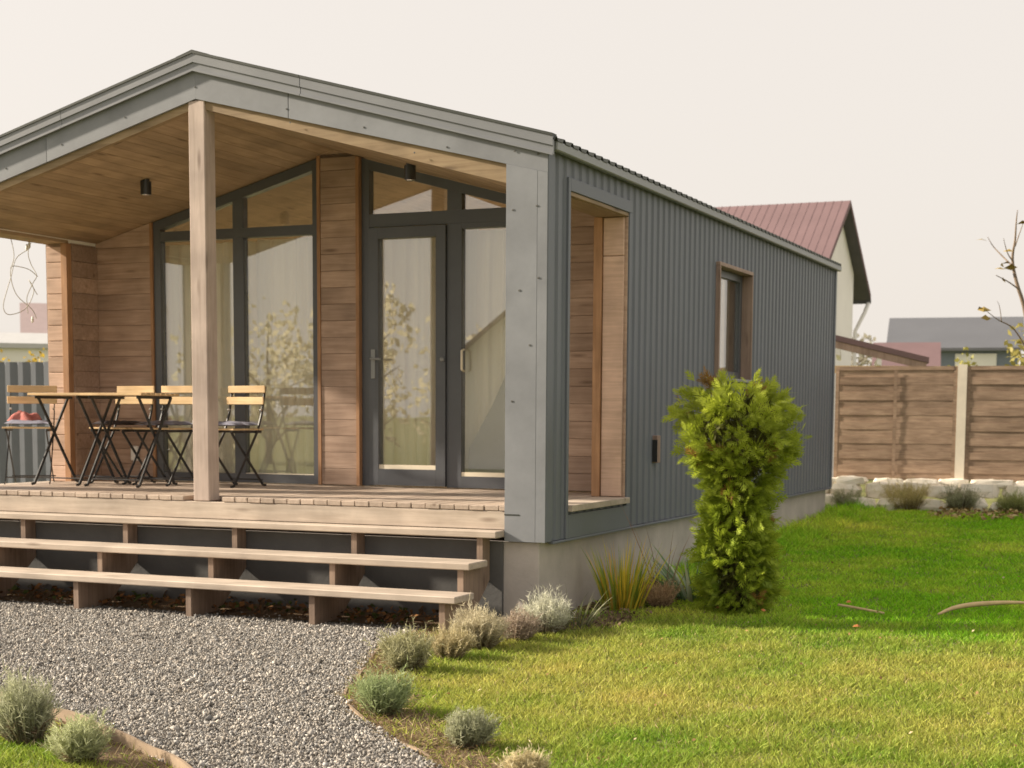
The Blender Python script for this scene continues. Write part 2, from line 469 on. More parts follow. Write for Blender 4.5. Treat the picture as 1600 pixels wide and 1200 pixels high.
def pip(px, py, poly):
    inside = np.zeros(len(px), bool); n = len(poly)
    for i in range(n):
        x1, y1 = poly[i]; x2, y2 = poly[(i+1) % n]
        if y1 == y2: continue
        c = ((y1 > py) != (y2 > py)) & (px < (x2-x1)*(py-y1)/(y2-y1)+x1)
        inside ^= c
    return inside
GR_POLY = poly
def in_view(x, y, z, mx=60, my=40):
    d = np.stack([x-CAM.x, y-CAM.y, z-CAM.z], -1)
    w = d@np.array(fwd)
    u = 800+2413*(d@np.array(rt2))/w; v = 880.5-2413*(d@np.array(up2))/w
    return (w > 1) & (u > -mx-60) & (u < 1660+mx) & (v > 300) & (v < 1200+60+my)

# ------------------------------------------------------------------ house
XC = -2.813; SL = .272; ZR = 3.889
W0, LH = -5.626, 9.38
T = .26
DECK = .62
DW = 2.05                                            # porch back wall plane
def zroof(x): return ZR-SL*abs(x-XC)
def zsof(x): return 3.50-SL*abs(x-XC)
house = tag(empty('house', (XC, 4.7, -.2)), 'long cabin clad in grey ribbed metal with gabled timber porch', 'house')

# plinth
box('plinth', W0+.06, -.06, .03, LH-.06, -.35, .372, M['plinth'], house, c=.006)
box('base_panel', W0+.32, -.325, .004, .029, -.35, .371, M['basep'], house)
# side walls: core pieces round openings, then corrugated sheet
OY0, OY1, OZ0, OZ1 = .411, 1.655, .566, 2.80
WY0, WY1, WZ0, WZ1 = 4.11, 5.30, 1.60, 2.655
ZW = 3.09
def side_wall(xin, xout, holes, name):
    rects = []
    ycuts = sorted({0.03, LH-.02, *[h[0] for h in holes], *[h[1] for h in holes]})
    for a, b in zip(ycuts[:-1], ycuts[1:]):
        zs = [(.376, ZW)]
        for h in holes:
            if h[0] <= a and b <= h[1]: zs = [(.376, h[2]), (h[3], ZW)]
        for z0, z1 in zs: rects.append((a, b, z0, z1))
    V = []; F = []
    for a, b, z0, z1 in rects:
        v, f = cham((min(xin, xout), a, z0), (max(xin, xout), b, z1), .0005)
        F += [[i+len(V) for i in q] for q in f]; V += v
    link_mesh(name, V, F, M['inner'], house)
    return rects
PITCH = .148; DEP = .013
def corrug(name, rects, x, sgn, mat, phase=0.05):
    V = []; F = []
    for y0, y1, z0, z1 in rects:
        ys = [y0]; k0 = int((y0-phase)/PITCH)-1
        for k in range(k0, k0+400):
            base = phase+k*PITCH
            for fr in (.0, .12, .55, .67):
                yy = base+fr*PITCH
                if y0 < yy < y1: ys.append(yy)
            if base > y1: break
        ys.append(y1)
        for yy in ys:
            fr = ((yy-phase)/PITCH) % 1
            d = DEP*(fr/.12 if fr < .12 else 1 if fr < .55 else (1-(fr-.55)/.12) if fr < .67 else 0)
            V.append((x+sgn*d, yy, z0)); V.append((x+sgn*d, yy, z1))
        b = len(V)-2*len(ys)
        for i in range(len(ys)-1):
            q = [b+2*i, b+2*i+2, b+2*i+3, b+2*i+1]
            F.append(q if sgn > 0 else q[::-1])
    return link_mesh(name, V, F, mat, house)
r_r = side_wall(-T, -.028, [(OY0, OY1, OZ0, OZ1), (WY0, WY1, WZ0, WZ1)], 'wall_core')
corrug('ribbed_cladding', [(a, b, z0, z1) for a, b, z0, z1 in r_r], -.0245, 1, M['clad'])
FILL_Y0, FILL_Y1, FILL_Z0, FILL_Z1 = 2.35, 8.6, .68, 2.74  # hole for the unseen window added to bring daylight to the curtains
r_l = side_wall(W0+T, W0+.028, [(OY0, OY1, OZ0, OZ1), (FILL_Y0, FILL_Y1, FILL_Z0, FILL_Z1)], 'wall_core')
corrug('ribbed_cladding', r_l, W0+.0245, -1, M['clad'])
# gable wall at the rear, front wall of the room is built below
prism('gable_wall', [(W0+T+.002, .376), (-T-.002, .376), (-T-.002, zsof(-T)), (XC, 3.5), (W0+T+.002, zsof(W0+T))], 'Y', LH-.2, LH-.02, M['inner'], house)
# flashing pieces on the clad side: corner strip, opening surround, base strip, drip
box('corner_flashing', -.03, .004, -.004, .11, .375, 3.07, M['clad'], house)
box('corner_flashing', -.03, .004, LH-.07, LH+.004, .375, 3.05, M['clad'], house)
for x0, x1 in ((-.035, .006), (W0-.006, W0+.035)):
    box('opening_flashing', x0, x1, OY0-.002, OY1+.06, OZ1, OZ1+.09, M['clad'], house)
    box('opening_flashing', x0, x1, OY1, OY1+.055, OZ0-.02, OZ1-.001, M['clad'], house)
    box('opening_flashing', x0, x1, OY0-.045, OY0-.003, .374, OZ1+.09, M['clad'], house)
    box('base_flashing', x0, x1-.001, OY0+.001, OY1+.06, .373, OZ0-.021, M['clad'], house)
    box('drip_flashing', x0-.001, x1+.002, 0.13, LH-.03, .355, .372, M['clad'], house)
# timber lining of the two side openings
def opening(xo, xi, sgn):
    lo, hi = min(xo, xi), max(xo, xi)
    box('sill_board', lo-(.035 if sgn < 0 else 0), hi+(.035 if sgn > 0 else 0), OY0+.001, OY1-.001, OZ0, OZ0+.045, M['step'], house)
    box('header_board', lo+.004, hi-.004, OY0+.001, OY1-.001, OZ1-.03, OZ1-.001, M['soffit'], house)
    jamb = tag(box('opening_jamb', lo+.006, hi-.006, OY1-.012, OY1-.001, OZ0+.046, OZ1-.031, M['plank'], house))
    z = OZ0+.05; lohi = (lo+.05, hi-.03) if sgn > 0 else (lo+.03, hi-.05)
    jh = 1.86 if sgn > 0 else .142
    while z < OZ1-.06:
        z1 = min(z+jh-.004, OZ1-.034)
        box('plank', hi-.03-.17 if sgn > 0 else lo+.03, hi-.03 if sgn > 0 else lo+.2, OY1-.034, OY1-.013, z, z1, M['jamb'], jamb, c=.005)
        z += jh
    # bright edge board on the porch side, slim strip on the outer side
    xi0 = xi
    box('edge_board', min(xi0, xi0+sgn*.055)-(.012 if sgn > 0 else 0), max(xi0, xi0+sgn*.055)+(.012 if sgn < 0 else 0), OY1-.05, OY1+.018, OZ0+.046, OZ1-.031, M['trimw'], house)
    return jamb
opening(0, -T, 1); opening(W0, W0+T, -1)

# porch inner side walls (planked) between opening and room wall
def planked(xa, xb, ya, yb, ztop, faces, mat, name='porch_wall', pitch=.142, z0=DECK+.01, th=.02):
    """planks on a wall; faces = 'X+','X-','Y-' tells on which side of the core they sit; ztop(x)"""
    core = box(name, xa, xb, ya, yb, z0-.005, ztop((xa+xb)/2)-.001 if faces[0] == 'X' else min(ztop(xa), ztop(xb)), M['plank'], house)
    z = z0; k = 0
    while True:
        z1 = z+pitch-.0025
        if faces == 'Y-':
            za, zb = ztop(xa), ztop(xb)
            if z >= max(za, zb)-.02: break
            y1, y0 = ya-.0005, ya-th
            tl, tr = min(z1, za), min(z1, zb)
            if min(za, zb) < z1 and za != zb:
                pts = [(xa, z)] if za > z else []
                if za > zb:
                    xz = lambda zz: xb-(zz-zb)/(za-zb)*(xb-xa)
                    pts = [(xa, z), (min(xb, xz(z)), z)]
                    if tr > z: pts.append((xb, tr))
                    pts += [(min(xb, xz(tl)), tl), (xa, tl)] if xz(tl) > xa+.004 else [(xa, tl)]
                else:
                    xz = lambda zz: xa+(zz-za)/(zb-za)*(xb-xa)
                    pts = [(max(xa, xz(z)), z), (xb, z), (xb, tr)]
                    if xz(tr) < xb-.004: pts.append((max(xa, xz(tr)), tr))
                    if tl > z: pts.append((xa, tl))
                cl = []
                for p in pts:
                    if not cl or abs(p[0]-cl[-1][0])+abs(p[1]-cl[-1][1]) > .002: cl.append(p)
                if len(cl) > 2: prism('plank', cl, 'Y', y0, y1, mat, core)
            else:
                box('plank', xa, xb, y0, y1, z, z1, mat, core, c=.0025)
        else:
            zt = ztop((xa+xb)/2)
            if z >= zt-.03: break
            z1 = min(z1, zt)
            if faces == 'X+': box('plank', xb+.0005, xb+th, ya, yb, z, z1, mat, core, c=.0025)
            else: box('plank', xa-th, xa-.0005, ya, yb, z, z1, mat, core, c=.0025)
        z += pitch
    return core
planked(W0+T-.012, W0+T+.002, OY1+.02, DW-.021, lambda x: 2.78, 'X+', M['plank'])
planked(-T-.002, -T+.012, OY1+.02, DW-.021, lambda x: 2.78, 'X-', M['plank'])
zs = lambda x: zsof(x)-.004
planked(W0+T+.003, -4.755, DW, DW+.12, zs, 'Y-', M['plank'])
planked(-.865, -T-.003, DW, DW+.12, zs, 'Y-', M['plank'])
# planked pier between the two glazed bays (slightly proud), split at the ridge
planked(-2.94, -2.592, DW-.03, DW+.12, lambda x: 3.432, 'Y-', M['plank'])
prism('pier_cap', [(-2.941, 3.4325), (-2.5915, 3.4325), (-2.5915, zsof(-2.5915)+.001), (XC, 3.501), (-2.941, zsof(-2.941)+.001)], 'Y', DW-.05, DW+.12, M['plank'], house)
def stile(x0, x1, y0=DW-.058, y1=DW+.1, z0=DECK+.006):
    prism('edge_stile', [(x0, z0), (x1, z0), (x1, zsof(x1)-.005), (x0, zsof(x0)-.005)], 'Y', y0, y1, M['trimw'], house)
stile(-2.972, -2.942); stile(-2.590, -2.560)
stile(-4.753, -4.724, DW-.026, DW+.1); stile(-.895, -.867, DW-.026, DW+.1)

# soffit boards (run front to back), split at the ridge
sof = prism('soffit', [(W0+.03, zsof(W0+.03)+.022), (XC, 3.522), (-.03, zsof(-.03)+.022), (-.03, zsof(-.03)+.03), (XC, 3.53), (W0+.03, zsof(W0+.03)+.03)], 'Y', .07, DW+.1, M['soffit'], house)
bw = .118
for s in (-1, 1):
    k = 0; x = XC+s*.002
    while abs(x-XC) < 2.55:
        xe = x+s*min(bw-.004, 2.554-abs(x-XC))
        a, b = min(x, xe), max(x, xe)
        prism('soffit_board', [(a, zsof(a)), (b, zsof(b)), (b, zsof(b)+.02), (a, zsof(a)+.02)], 'Y', .07, DW+.08, M['soffit'], sof)
        x += s*bw
# roof body above, roof sheet with ribs, ridge cap
prism('roof_body', [(W0+.032, zsof(W0+.032)+.06), (XC, 3.56), (-.032, zsof(-.032)+.06), (-.032, zroof(-.032)-.045), (XC, ZR-.045), (W0+.032, zroof(W0+.032)-.045)], 'Y', .072, LH-.01, M['soffit'], house)
def roof_sheet():
    V = []; F = []
    ys = []; y = -.03
    prof = [(0, 0), (.12, .024), (.3, .024), (.42, 0)]
    k = 0
    while y+k*PITCH < LH+.05:
        for fr, hh in prof: ys.append((y+(k+fr)*PITCH, hh))
        k += 1
    xs = [W0-.055, XC, .055]
    for yy, hh in ys:
        for x in xs:
            z = zroof(x)-.03+hh
            V.append((x, yy, z)); V.append((x, yy, z-.006))
    n = 6
    for i in range(len(ys)-1):
        for j in range(2):
            a = i*n+2*j
            F.append([a, a+2, a+n+2, a+n]); F.append([a+1, a+n+1, a+n+3, a+3])
        F.append([i*n, i*n+n, i*n+n+1, i*n+1]); F.append([i*n+4, i*n+5, i*n+n+5, i*n+n+4])
    link_mesh('roof_sheet', V, F, M['roofm'], house)
roof_sheet()
prism('ridge_cap', [(XC-.14, zroof(XC-.14)+.002), (XC, ZR+.004), (XC+.14, zroof(XC+.14)+.002), (XC+.14, zroof(XC+.14)+.008), (XC, ZR+.012), (XC-.14, zroof(XC-.14)+.008)], 'Y', -.05, LH+.04, M['roofm'], house)
# eave strips along both sides
for s, xw in ((1, 0), (-1, W0)):
    xs_ = sorted((xw, xw+s*.05))
    box('eave_trim', xs_[0], xs_[1], .035, LH+.03, 3.015, 3.082, M['eave'], house, c=.008)
# fascia on the gable front: left and right halves, each of two panels with a joint, plus stepped verge trim
def gable_panel(name, x0, x1, top, bot, y0, y1, mat):
    return prism(name, [(x0, bot(x0)), (x1, bot(x1)), (x1, top(x1)), (x0, top(x0))], 'Y', y0, y1, mat, house)
fb = lambda x: 3.555-(.245 if x > XC else .272)*abs(x-XC)
for x0, x1 in ((W0, -4.2), (-4.196, XC), (XC+.0005, -2.02), (-2.014, 0.0)):
    gable_panel('fascia_panel', x0, x1, lambda x: zroof(x)-.09, fb, -.012, .0115, M['fascia'])
for x0, x1 in ((W0-.05, -4.03), (-4.026, XC), (XC+.0005, -1.905), (-1.90, .045)):
    gable_panel('verge_trim', x0, x1, lambda x: zroof(x)-.012, lambda x: zroof(x)-.075, -.042, -.0125, M['trimm'])
    gable_panel('verge_trim', x0, x1, lambda x: zroof(x)-.0755, lambda x: zroof(x)-.132, -.030, -.0125, M['trimm'])
    gable_panel('verge_lip', x0, x1, lambda x: zroof(x)-.125, lambda x: zroof(x)-.139, -.046, -.0305, M['trimm'])
    gable_panel('verge_cap', x0, x1, lambda x: zroof(x)+.006, lambda x: zroof(x)-.0115, -.050, .03, M['roofm'])
# timber edge board behind the fascia
for x0, x1 in ((W0+T, XC-.001), (XC+.001, -T)):
    gable_panel('edge_beam', x0, x1, lambda x: zsof(x)+.14, lambda x: zsof(x)-.004, .0125, .068, M['beam'])
# screws on the fascia
def screws(pts):
    for i, (x, z) in enumerate(pts):
        V, F = cham((x-.006, -.0165, z-.006), (x+.006, -.0125, z+.006), .002)
        link_mesh('screw', V, F, M['screw'], house)
screws([(x, zroof(x)-.25) for x in (-4.6, -4.05, -3.45, XC, -2.03, -1.4, -.75)]+[(x, zroof(x)-.34) for x in (-1.0, -2.0)])
# corner columns in painted board
for xa, xb in ((-.302, 0), (W0, W0+.302)):
    s = 1 if xa > XC else -1
    inner = .228
    a0, a1 = (xa, xa+inner) if s > 0 else (xb-inner, xb)
    b0, b1 = (a1+.0004, xb) if s > 0 else (xa, a0-.0004)
    zt = min(fb(xa), fb(xb))
    col = gable_panel('corner_column', a0, a1, lambda x: fb(x)-.001, lambda x: .375, -.016, .10, M['fascia'])
    gable_panel('column_board', b0, b1, lambda x: fb(x)-.001, lambda x: .375, -.0152, .05, M['fascia'])
    if s > 0:
        for x, z in ((-.24, 3.02), (-.07, 2.99), (-.25, 2.63), (-.075, 2.65), (-.06, 2.17), (-.2, 2.09), (-.25, 1.34), (-.12, 1.72)):
            V, F = cham((x-.008, -.0195, z-.006), (x+.008, -.0165, z+.006), .002)
            link_mesh('screw', V, F, M['screw'], house)
        box('corner_bracket', -.3035, -.19, -.0185, -.0162, .555, .565, M['roofm'], house, c=.001)
# ridge post
box('ridge_post', XC-.071, XC+.071, -.004, .135, DECK-.035, 3.545, M['post'], house, c=.006)

# ------- glazing
def frame_poly(name, pts, y0, y1, parent, mat=None):
    return prism(name, pts, 'Y', y0, y1, mat or M['frame'], parent)
def pane(pts, y, parent):
    return prism('pane', pts, 'Y', y, y+.012, M['glass'], parent)
FY0, FY1 = DW-.008, DW+.075
Z0, ZB = DECK+.008, .705
zt = lambda x: zsof(x)-.008          # top of the frames under the soffit
zi = lambda x: zt(x)-.085
# left bay
bay = frame_poly('glazed_bay', [(-4.722, Z0), (-4.650, Z0), (-4.650, zt(-4.650)), (-4.722, zt(-4.722))], FY0, FY1, house)
frame_poly('frame_bar', [(-3.045, Z0), (-2.974, Z0), (-2.974, zt(-2.974)), (-3.045, zt(-3.045))], FY0, FY1, bay)
frame_poly('frame_bar', [(-4.649, Z0), (-3.046, Z0), (-3.046, ZB), (-4.649, ZB)], FY0, FY1, bay)
frame_poly('frame_bar', [(-4.649, zi(-4.649)), (-3.046, zi(-3.046)), (-3.046, zt(-3.046)), (-4.649, zt(-4.649))], FY0, FY1, bay)
frame_poly('frame_bar', [(-4.649, 2.80), (-3.046, 2.80), (-3.046, 2.885), (-4.649, 2.885)], FY0+.002, FY1, bay)
frame_poly('frame_bar', [(-3.868, ZB+.001), (-3.760, ZB+.001), (-3.760, 2.799), (-3.868, 2.799)], FY0+.004, FY1, bay)
frame_poly('frame_bar', [(-3.868, 2.886), (-3.760, 2.886), (-3.760, zi(-3.76)-.001), (-3.868, zi(-3.868)-.001)], FY0+.004, FY1, bay)
GY = DW+.03
pane([(-4.649, ZB+.001), (-3.869, ZB+.001), (-3.869, 2.799), (-4.649, 2.799)], GY, bay)
pane([(-3.759, ZB+.001), (-3.046, ZB+.001), (-3.046, 2.799), (-3.759, 2.799)], GY, bay)
pane([(-4.55, 2.886), (-3.869, 2.886), (-3.869, zi(-3.869)-.001)], GY, bay)
pane([(-3.759, 2.886), (-3.046, 2.886), (-3.046, zi(-3.046)-.001), (-3.759, zi(-3.759)-.001)], GY, bay)
frame_poly('pane_foot_strip', [(-3.759, ZB+.001), (-3.046, ZB+.001), (-3.046, ZB+.008), (-3.759, ZB+.008)], FY0+.01, GY-.001, bay, M['palem'])  # pale strip along the foot of the pane
# right bay with the door
bay2 = frame_poly('glazed_bay', [(-2.558, Z0), (-2.486, Z0), (-2.486, zt(-2.486)), (-2.558, zt(-2.558))], FY0, FY1, house)
frame_poly('frame_bar', [(-.970, Z0), (-.897, Z0), (-.897, zt(-.897)), (-.970, zt(-.970))], FY0, FY1, bay2)
frame_poly('frame_bar', [(-2.485, zi(-2.485)), (-.971, zi(-.971)), (-.971, zt(-.971)), (-2.485, zt(-2.485))], FY0, FY1, bay2)
frame_poly('frame_bar', [(-2.485, 2.835), (-.971, 2.835), (-.971, 2.945), (-2.485, 2.945)], FY0+.002, FY1, bay2)
frame_poly('frame_bar', [(-1.745, Z0), (-1.612, Z0), (-1.612, 2.834), (-1.745, 2.834)], FY0+.003, FY1, bay2)
frame_poly('frame_bar', [(-1.745, 2.946), (-1.612, 2.946), (-1.612, zi(-1.612)-.001), (-1.745, zi(-1.745)-.001)], FY0+.003, FY1, bay2)
frame_poly('frame_bar', [(-1.611, Z0), (-.971, Z0), (-.971, .725), (-1.611, .725)], FY0+.002, FY1, bay2)
frame_poly('frame_bar', [(-1.611, 2.79), (-.971, 2.79), (-.971, 2.834), (-1.611, 2.834)], FY0+.004, FY1, bay2)
pane([(-2.485, 2.946), (-1.746, 2.946), (-1.746, zi(-1.746)-.001), (-2.485, zi(-2.485)-.001)], GY, bay2)
pane([(-1.611, 2.946), (-1.25, 2.946), (-1.611, zi(-1.611)-.001)] if zi(-.971) < 2.946 else [(-1.611, 2.946), (-.971, 2.946), (-.971, zi(-.971)-.001), (-1.611, zi(-1.611)-.001)], GY, bay2)
pane([(-1.611, .726), (-.971, .726), (-.971, 2.789), (-1.611, 2.789)], GY, bay2)
frame_poly('pane_foot_strip', [(-1.611, .726), (-.971, .726), (-.971, .762), (-1.611, .762)], FY0+.01, GY-.001, bay2, M['palem'])
def pull(x, z0, z1, parent):
    V, F = tube_np([(x, FY0-.001, z0), (x, FY0-.045, z0+.012), (x, FY0-.045, z1-.012), (x, FY0-.001, z1)], .010, 8)
    return link_mesh('handle', V, F, M['palem'], parent, smooth=True)
pull(-1.585, 1.61, 1.79, bay2)
# door leaf
D0, D1 = -2.480, -1.750
door = frame_poly('door', [(D0, Z0+.008), (D0+.09, Z0+.008), (D0+.09, 2.825), (D0, 2.825)], FY0-.022, FY1-.02, house)
frame_poly('door_rail', [(D1-.09, Z0+.008), (D1, Z0+.008), (D1, 2.825), (D1-.09, 2.825)], FY0-.022, FY1-.02, door)
frame_poly('door_rail', [(D0+.091, Z0+.008), (D1-.091, Z0+.008), (D1-.091, .775), (D0+.091, .775)], FY0-.022, FY1-.02, door)
frame_poly('door_rail', [(D0+.091, 2.735), (D1-.091, 2.735), (D1-.091, 2.825), (D0+.091, 2.825)], FY0-.022, FY1-.02, door)
pane([(D0+.091, .776), (D1-.091, .776), (D1-.091, 2.734), (D0+.091, 2.734)], GY-.01, door)
frame_poly('pane_foot_strip', [(D0+.091, .776), (D1-.091, .776), (D1-.091, .812), (D0+.091, .812)], FY0-.01, GY-.011, door, M['palem'])
box('handle_plate', D0+.025, D0+.065, FY0-.032, FY0-.0225, 1.55, 1.80, M['eave'], door)
V, F = tube_np([(D0+.045, FY0-.03, 1.72), (D0+.045, FY0-.075, 1.72), (D0+.14, FY0-.078, 1.715)], .010, 8)
link_mesh('handle', V, F, M['eave'], door, smooth=True)
V, F = tube_np([(D1-.02, FY0-.022, 1.71), (D1-.02, FY0-.05, 1.71)], .018, 10)
link_mesh('lock', V, F, M['eave'], door, smooth=True)
# wall between and behind: room floor, room front wall already formed by planks and frames
box('room_floor', W0+T+.002, -T-.002, DW+.125, LH-.205, .40, .612, M['floor'], house)
# socket on the planked wall, tap niche on the clad side
box('socket', -4.995, -4.905, DW-.045, DW-.021, .80, .94, M['white'], house, c=.012)
vent = box('wall_vent', -.026, .03, 2.335, 2.42, .86, 1.085, M['box'], house, c=.004)
box('vent_slot', -.02, .0325, 2.329, 2.3345, .87, 1.05, M['black'], vent, c=.001)
# side window: timber box lining, frame, pane
win = box('window', -.022, .03, WY0, WY1, WZ1-.035, WZ1, M['box'], house)
box('window_jamb', -.205, .03, WY0, WY0+.03, WZ0, WZ1-.036, M['box'], win)
box('window_jamb', -.205, .03, WY1-.03, WY1, WZ0, WZ1-.036, M['box'], win)
box('window_lining', -.205, -.0225, WY0+.031, WY1-.031, WZ1-.035, WZ1-.001, M['box'], win)
box('window_sill', -.205, .05, WY0-.01, WY1+.01, WZ0-.03, WZ0-.0005, M['eave'], win)
a, b = WY0+.031, WY1-.031
fx0, fx1 = -.135, -.075
box('window_frame', fx0, fx1, a, a+.07, WZ0, WZ1-.036, M['frame'], win)
box('window_frame', fx0, fx1, b-.07, b, WZ0, WZ1-.036, M['frame'], win)
box('window_frame', fx0, fx1, a+.071, b-.071, WZ0, WZ0+.075, M['frame'], win)
box('window_frame', fx0, fx1, a+.071, b-.071, WZ1-.106, WZ1-.036, M['frame'], win)
box('pane', -.11, -.1, a+.071, b-.071, WZ0+.076, WZ1-.107, M['glass'], win, c=.001)

tag(box('roller_blind', -.30, -.292, WY0-.02, WY1+.02, WZ0-.03, WZ1+.02, M['white']), 'pale blind behind the small side window', 'blind')
# large unseen window added in the far (left) side wall to light the curtains
lw = box('window', W0+.06, W0+.13, FILL_Y0+.001, FILL_Y0+.08, FILL_Z0+.001, FILL_Z1-.001, M['frame'], house)
box('window_frame', W0+.06, W0+.13, FILL_Y1-.08, FILL_Y1-.001, FILL_Z0+.001, FILL_Z1-.001, M['frame'], lw)
box('window_frame', W0+.06, W0+.13, FILL_Y0+.081, FILL_Y1-.081, FILL_Z0+.001, FILL_Z0+.08, M['frame'], lw)
box('window_frame', W0+.06, W0+.13, FILL_Y0+.081, FILL_Y1-.081, FILL_Z1-.08, FILL_Z1-.001, M['frame'], lw)
box('window_frame', W0+.06, W0+.13, 6.401, 6.499, FILL_Z0+.081, FILL_Z1-.081, M['frame'], lw)
box('window_frame', W0+.06, W0+.13, 4.251, 4.349, FILL_Z0+.081, FILL_Z1-.081, M['frame'], lw)
for a_, b_ in ((FILL_Y0+.081, 4.25), (4.35, 6.4), (6.5, FILL_Y1-.081)):
    box('pane', W0+.09, W0+.102, a_, b_, FILL_Z0+.081, FILL_Z1-.081, M['clear'], lw, c=.001)

# porch spotlights
def spotlight(x, y, label):
    z = zsof(x)
    e = tag(empty('ceiling_spotlight', (x, y, z)), label, 'lamp', 'porch ceiling spotlights')
    def cyl(name, r, z0, z1, mat, r1=None):
        V, F = tube_np([(x, y, z1), (x, y, z0)], [r, r1 or r], 16)
        link_mesh(name, V, F, mat, e, smooth=False)
    cyl('mount', .030, z-.012, z+.012, M['black'])
    cyl('shade', .045, z-.12, z-.0125, M['black'])
    cyl('lens', .034, z-.126, z-.1205, M['steel'], .030)
spotlight(-4.02, 1.0, 'small black cylinder spotlight under the left slope of the porch ceiling')
spotlight(-1.53, .95, 'small black cylinder spotlight above the porch glass door')

# ------- curtains
def curtain(x0, x1, y, z0, ztop, label, amp=.07, wl=.125, seed=0, cut=None):
    r = np.random.default_rng(seed)
    n = int((x1-x0)/.012)
    xs = np.linspace(x0, x1, n); ph = np.cumsum(r.uniform(.7, 1.3, n))*(2*math.pi*.012/wl)
    am = amp*(.6+.4*np.sin(np.linspace(0, 9, n)+seed))
    rows = np.linspace(0, 1, 9)
    V = []; F = []
    for t in rows:
        for i in range(n):
            zb = z0; zt_ = ztop(xs[i])
            f_ = abs(math.sin(.5*ph[i]+.12*math.sin(t*2.2+seed)))**.55; V.append((xs[i]+.010*math.sin(t*5+i*.11), y-am[i]*2*f_*(1-.3*t), zb+(zt_-zb)*t))
    V = np.array(V); N = len(V)
    F = [[j*n+i, j*n+i+1, (j+1)*n+i+1, (j+1)*n+i] for j in range(len(rows)-1) for i in range(n-1)]
    ob = link_mesh('curtain', V, F, M['curtain'], smooth=True)
    return tag(ob, label, 'curtain', 'cream curtains behind the porch glass')
curtain(-5.05, -3.64, DW+.33, DECK+.03, lambda x: 2.80, 'cream curtain behind the narrow left pane and the porch post', seed=1)
curtain(-3.74, -2.95, DW+.245, DECK+.03, lambda x: 2.80, 'cream curtain behind the wide pane left of the planked pier', seed=2)
curtain(-2.56, -1.60, DW+.33, DECK+.05, lambda x: 2.82, 'cream curtain behind the glass door', seed=3)
curtain(-1.70, -.86, DW+.27, DECK+.05, lambda x: 2.80, 'cream curtain behind the fixed pane right of the door', seed=4, amp=.035)
# grey slanted board standing inside the right pane
pts = [(-1.61, DECK+.01), (-.93, DECK+.01), (-.93, 1.98), (-1.12, 1.78), (-1.22, 1.66), (-1.40, 1.30), (-1.60, .96)]
tag(prism('slanted_panel', pts, 'Y', DW+.13, DW+.16, M['greyboard']), 'plain grey slanted panel standing behind the glass right of the door', 'panel')
rail = tag(tube('curtain_rail', [(-4.6, DW+.22, 2.83), (-3.0, DW+.22, 2.83)], .012, M['white']), 'thin white curtain rail behind the left glazed bay', 'rail')

# ------------------------------------------------------------------ deck and steps
deck = tag(empty('porch_deck', (XC, 1, DECK-.1)), 'weathered plank deck of the cabin porch', 'deck')
x = W0+T+.004; wdk = .1075
k = 0
while x < -T-.02:
    x1 = min(x+wdk, -T-.004)
    if not (x1 > XC-.073 and x < XC+.073):
        y0 = -.006+random.uniform(-.003, .003)
    else:
        y0 = .14
    box('deck_board', x, x1, y0, DW-.0595 if -2.98 < x1 and x < -2.55 else DW-.028, DECK-.036, DECK+random.uniform(-.0015, .0015), M['deck'], deck, c=.004)
    x = x1+.0065; k += 1
box('deck_fascia', W0+.305, -.3035, -.0015, .028, .452, DECK-.0385, M['step'], deck, c=.004)
box('deck_joist', W0+.3, -.3, .0285, 1.9, .41, DECK-.0395, M['stringer'], deck)

steps = tag(empty('timber_steps', (XC, -.4, -.2)), 'wide open-riser timber steps up to the porch deck', 'steps')
TR = [(.45, -.155, -.0025), (.255, -.465, -.165), (.06, -.748, -.45)]
for (z, yf, yb), xr in zip(TR, (-.3045, -.36, -.33)):
    tr_ = box('tread', -6.4, xr, yf, yb, z-.047, z, M['step'], steps, c=.006)
for xs_ in (-5.41, -4.42, -3.43, -2.44, -1.43, -.44):
    p = [(-.004, .40), (-.125, .40), (-.125, .206), (-.435, .206), (-.435, .011), (-.715, .011), (-.715, -.215), (-.40, -.215), (-.004, .10)]
    prism('stringer', p, 'X', xs_-.022, xs_+.022, M['stringer'], steps)

# ------------------------------------------------------------------ furniture
def loc_box(name, lo, hi, mat, parent, c=.003):
    V, F = cham(lo, hi, c)
    V = np.array(V); cen = (np.array(lo)+np.array(hi))/2
    me = bpy.data.meshes.new(name); me.from_pydata((V-cen).tolist(), [], F); me.materials.append(mat)
    ob = bpy.data.objects.new(name, me); COL.objects.link(ob); ob.parent = parent; ob.location = cen
    return ob
def loc_raw(name, V, F, mat, parent, smooth=False):
    me = bpy.data.meshes.new(name); me.from_pydata([tuple(v) for v in V], [], F); me.materials.append(mat); me.update()
    if smooth: me.polygons.foreach_set('use_smooth', [True]*len(me.polygons))
    ob = bpy.data.objects.new(name, me); COL.objects.link(ob); ob.parent = parent
    return ob
def flat_bar(pts, w, t, wdir):
    """polyline flat bar: width along wdir"""
    wd = Vector(wdir); P = [Vector(p) for p in pts]; V = []; F = []
    for i, p in enumerate(P):
        d = (P[min(i+1, len(P)-1)]-P[max(0, i-1)]).normalized(); nn = d.cross(wd).normalized()
        for a, b in ((-1, -1), (1, -1), (1, 1), (-1, 1)): V.append(p+wd*a*w/2+nn*b*t/2)
    for i in range(len(P)-1):
        for k in range(4): F.append([4*i+k, 4*i+(k+1) % 4, 4*i+4+(k+1) % 4, 4*i+4+k])
    F.append([3, 2, 1, 0]); e = 4*(len(P)-1); F.append([e, e+1, e+2, e+3])
    return V, F
